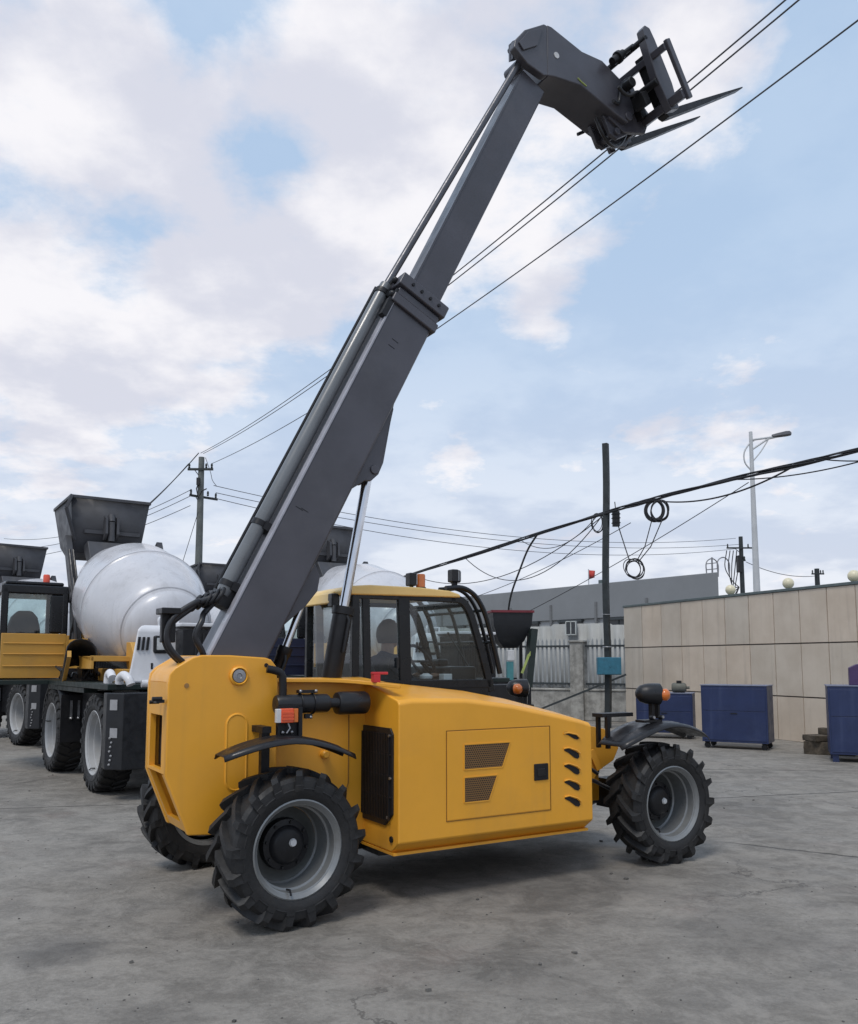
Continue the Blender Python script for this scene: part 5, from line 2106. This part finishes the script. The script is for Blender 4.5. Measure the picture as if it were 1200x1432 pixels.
def sagline(a, b, sag, n=24):
    a, b = Vector(a), Vector(b)
    return [a.lerp(b, i / n) - Vector((0, 0, 4 * sag * (i / n) * (1 - i / n))) for i in range(n + 1)]


def wire(paths, r, name, label, group='overhead wires', cat='wire', segs=6):
    m = MB()
    for p in paths:
        m.tube(p, r, segs)
    o = m.build(name, wirefar if name == 'overhead_wire' else wirem, smooth=80)
    tag(o, label, cat, group)
    return o


A1, B1 = Vector((-9.42, 34.7, 10.15)), Vector((11.2, -4.2, 10.15))
wire([sagline(A1, B1, 1.06, 40)], .011, 'overhead_wire', 'upper of the two close parallel wires rising from the tall pole to the top edge')
wire([sagline(A1 + Vector((.11, .0, -.02)), B1 + Vector((.11, .0, -.02)), 1.08, 40)], .011, 'overhead_wire', 'lower of the two close parallel wires from the tall pole to the top edge')
wire([sagline((-8.9, 34.5, 9.66), (10.2, -.55, 9.66), .93, 40)], .011, 'overhead_wire', 'single wire crossing the sky below the fork tips to the right edge')
# three wires running to the right-hand pole
for k, (z0, z1, x0, sg, wh_) in enumerate(((8.75, 8.95, -8.8, 1.05, 'uppermost'), (8.45, 8.60, -8.7, 1.0, 'middle'), (8.25, 8.42, -8.85, 1.25, 'lowest'))):
    wire([sagline((x0, 34.5, z0), (18.4 + .4 * k, 51, z1), sg, 30)], .014, 'overhead_wire', wh_ + ' of three thin wires sagging from the tall pole to the distant pole')
# wires down to the left
wire([sagline((-9.45, 34.5, 10.1), (-19.5, 50, 8.9), .5), sagline((-9.85, 34.5, 9.65), (-19.9, 50, 8.5), .5)], .022, 'overhead_wire', 'thick pair of wires running from the pole top down behind the dark bucket')
for k, (z0, z1, wh_) in enumerate(((8.55, 8.5, 'uppermost'), (8.3, 7.9, 'middle'), (7.9, 7.3, 'lowest'))):
    wire([sagline((-9.7, 34.4, z0), (-24 - k, 48, z1), .7)], .013, 'overhead_wire', wh_ + ' of three thin wires running left from the lower crossarm')
wire([[(-9.35, 34.3, 7.6), (-10.2, 34.0, 4.2), (-10.9, 33.8, 1.0), (-11.1, 33.7, 0)]], .012, 'guy_wire', 'thin guy wire slanting down left from the tall utility pole', cat='wire')
wire([sagline((18.9, 50.8, 7.5), (25.1, 55, 7.1), .35)], .02, 'overhead_wire', 'short thin wire from the distant pole to the pole stub behind the street lamp')

# the thick bundle hung on the black pole
BP = [(-7.0, 40.5, 4.25), (-3.4, 34.2, 4.3), (-.62, 29.46, 4.59), (2.09, 24.81, 4.96), (4.42, 20.85, 5.26), (5.21, 19.44, 5.33), (6.58, 17.09, 5.38), (7.72, 15.13, 5.38), (9.2, 12.6, 5.4), (11.5, 8.6, 5.6)]
random.seed(9)
C0 = catmull(BP, 10)
paths = []
for k in range(5):
    ph = k * 1.26
    paths.append([p + Vector((0, .03 * math.cos(ph + i * .35), .032 * math.sin(ph + i * .35) - (.02 * k if k < 2 else 0))) for i, p in enumerate(C0)])
m = MB()
for k, p in enumerate(paths):
    m.tube(p, .021 if k < 3 else .013, 7)
o = m.build('cable_bundle', wirem, smooth=80)
tag(o, 'thick bundle of black cables slung past the black pole and street lamp', 'cable')


def bpos(t):      # position along the bundle by y
    for a, b in zip(C0, C0[1:]):
        if (a.y - t) * (b.y - t) <= 0:
            f = (a.y - t) / (a.y - b.y + 1e-9)
            return a.lerp(b, f)
    return C0[0]


GL = 'slack cables hanging below the thick bundle'
for ya, yb, sg, r_, lab in ((19.6, 16.2, .30, .018, 'slack cable loop sagging just right of the big coil before the street lamp'),
                            (17.6, 13.6, .22, .013, 'thin slack cable loop below the bundle right of the street lamp'),
                            (15.8, 12.9, .28, .013, 'slack cable loop under the bundle at the right edge of the photo'),
                            (26.5, 21.0, 1.15, .012, 'long slack wire drooping left of the black pole, below the bundle'),
                            (24.0, 21.2, .5, .010, 'shallow slack wire drooping close to the black pole on its left'),
                            (29.5, 20.9, .9, .012, 'thin slack wire under the bundle reaching left towards the cab')):
    wire([sagline(bpos(ya), bpos(yb), sg)], r_, 'slack_cable', lab, GL, 'cable')
wire([sagline((2.6, 24.6, 2.9), (6.55, 17.3, 5.25), .1), ], .009, 'slack_cable', 'thin straight wire slanting up from the grey roof past the tangled coil', GL, 'cable')
wire([sagline((-.6, 29.4, 3.2), (4.9, 20.6, 4.95), .3)], .009, 'slack_cable', 'thin wire slanting from the cab roof up to the splice box', GL, 'cable')
wire([catmull([bpos(23.3), (2.75, 23.6, 4.7), (2.55, 23.7, 4.2), (2.28, 23.9, 3.4), (2.2, 24.3, 2.6)], 8)], .028, 'drop_cable', 'thick cable dropping from the bundle towards the grey roof', 'drop cables', 'cable')


def coil(name, c, rx, rz, n, r_, jit, label, az=(0, .1, 1), ax=(1, -.35, 0), sd=1):
    random.seed(sd)
    m = MB()
    for k in range(n):
        cc = Vector(c) + Vector((random.uniform(-jit, jit), random.uniform(-jit, jit), random.uniform(-jit, jit)))
        a = Vector(ax) + Vector((0, random.uniform(-jit, jit) * 4, random.uniform(-jit, jit) * 6))
        m.torus(cc, rx * random.uniform(.88, 1.06), rz * random.uniform(.9, 1.06), r_, a, az, 32)
    o = m.build(name, wirem, smooth=80)
    tag(o, label, 'cable coil', 'cable coils hung from the bundle')


coil('cable_coil', (5.30, 19.9, 5.13), .205, .245, 9, .021, .022, 'thick round black cable coil hanging on the bundle right of the black pole', sd=2)
coil('cable_coil', (5.37, 19.75, 5.10), .20, .245, 4, .013, .03, 'black cable coil hanging just behind and right of the thick round coil', sd=6)
coil('cable_coil', (4.88, 20.3, 3.80), .20, .225, 7, .010, .05, 'loose tangled cable coil dangling lowest, above the grey building corner', sd=3)
coil('cable_coil', (4.29, 21.6, 5.10), .15, .24, 4, .009, .03, 'small thin cable coil hanging left of the black pole', sd=4)
wire([[(4.68, 21.0, 4.95), (4.76, 20.7, 4.4), (4.80, 20.4, 4.0)]], .015, 'drop_cable', 'wire hanging from the black splice box to the tangled coil', 'drop cables', 'cable')
wire([[(5.23, 19.9, 4.9), (5.1, 20.1, 4.3), (4.93, 20.3, 3.95)]], .012, 'drop_cable', 'left wire from the thick coil to the tangled coil', 'drop cables', 'cable')
wire([[(5.46, 19.85, 4.9), (5.24, 20.1, 4.3), (4.98, 20.3, 3.95)]], .012, 'drop_cable', 'right wire from the thick coil to the tangled coil', 'drop cables', 'cable')

# ------------------------------------------------------------------ grit on the yard
random.seed(13)
m = MB()
for k in range(480):
    y_ = 3.6 + 9 * random.random() ** 1.6
    x = random.uniform(-.62, .62) * y_
    s = random.uniform(.0025, .007) if random.random() < .93 else random.uniform(.010, .018)
    m.obox((x, y_, s * .3), (s * random.uniform(1, 2.2), s * random.uniform(.8, 1.6), s * .8), (random.uniform(-.3, .3), random.uniform(-.3, .3), random.uniform(0, 3)))
gr = m.build('grit', pmat('grit_mix', (.10, .095, .088), .9, var=.5, scale=.9))
tag(gr, 'small stones and crumbs scattered over the yard', 'grit', kind='stuff')
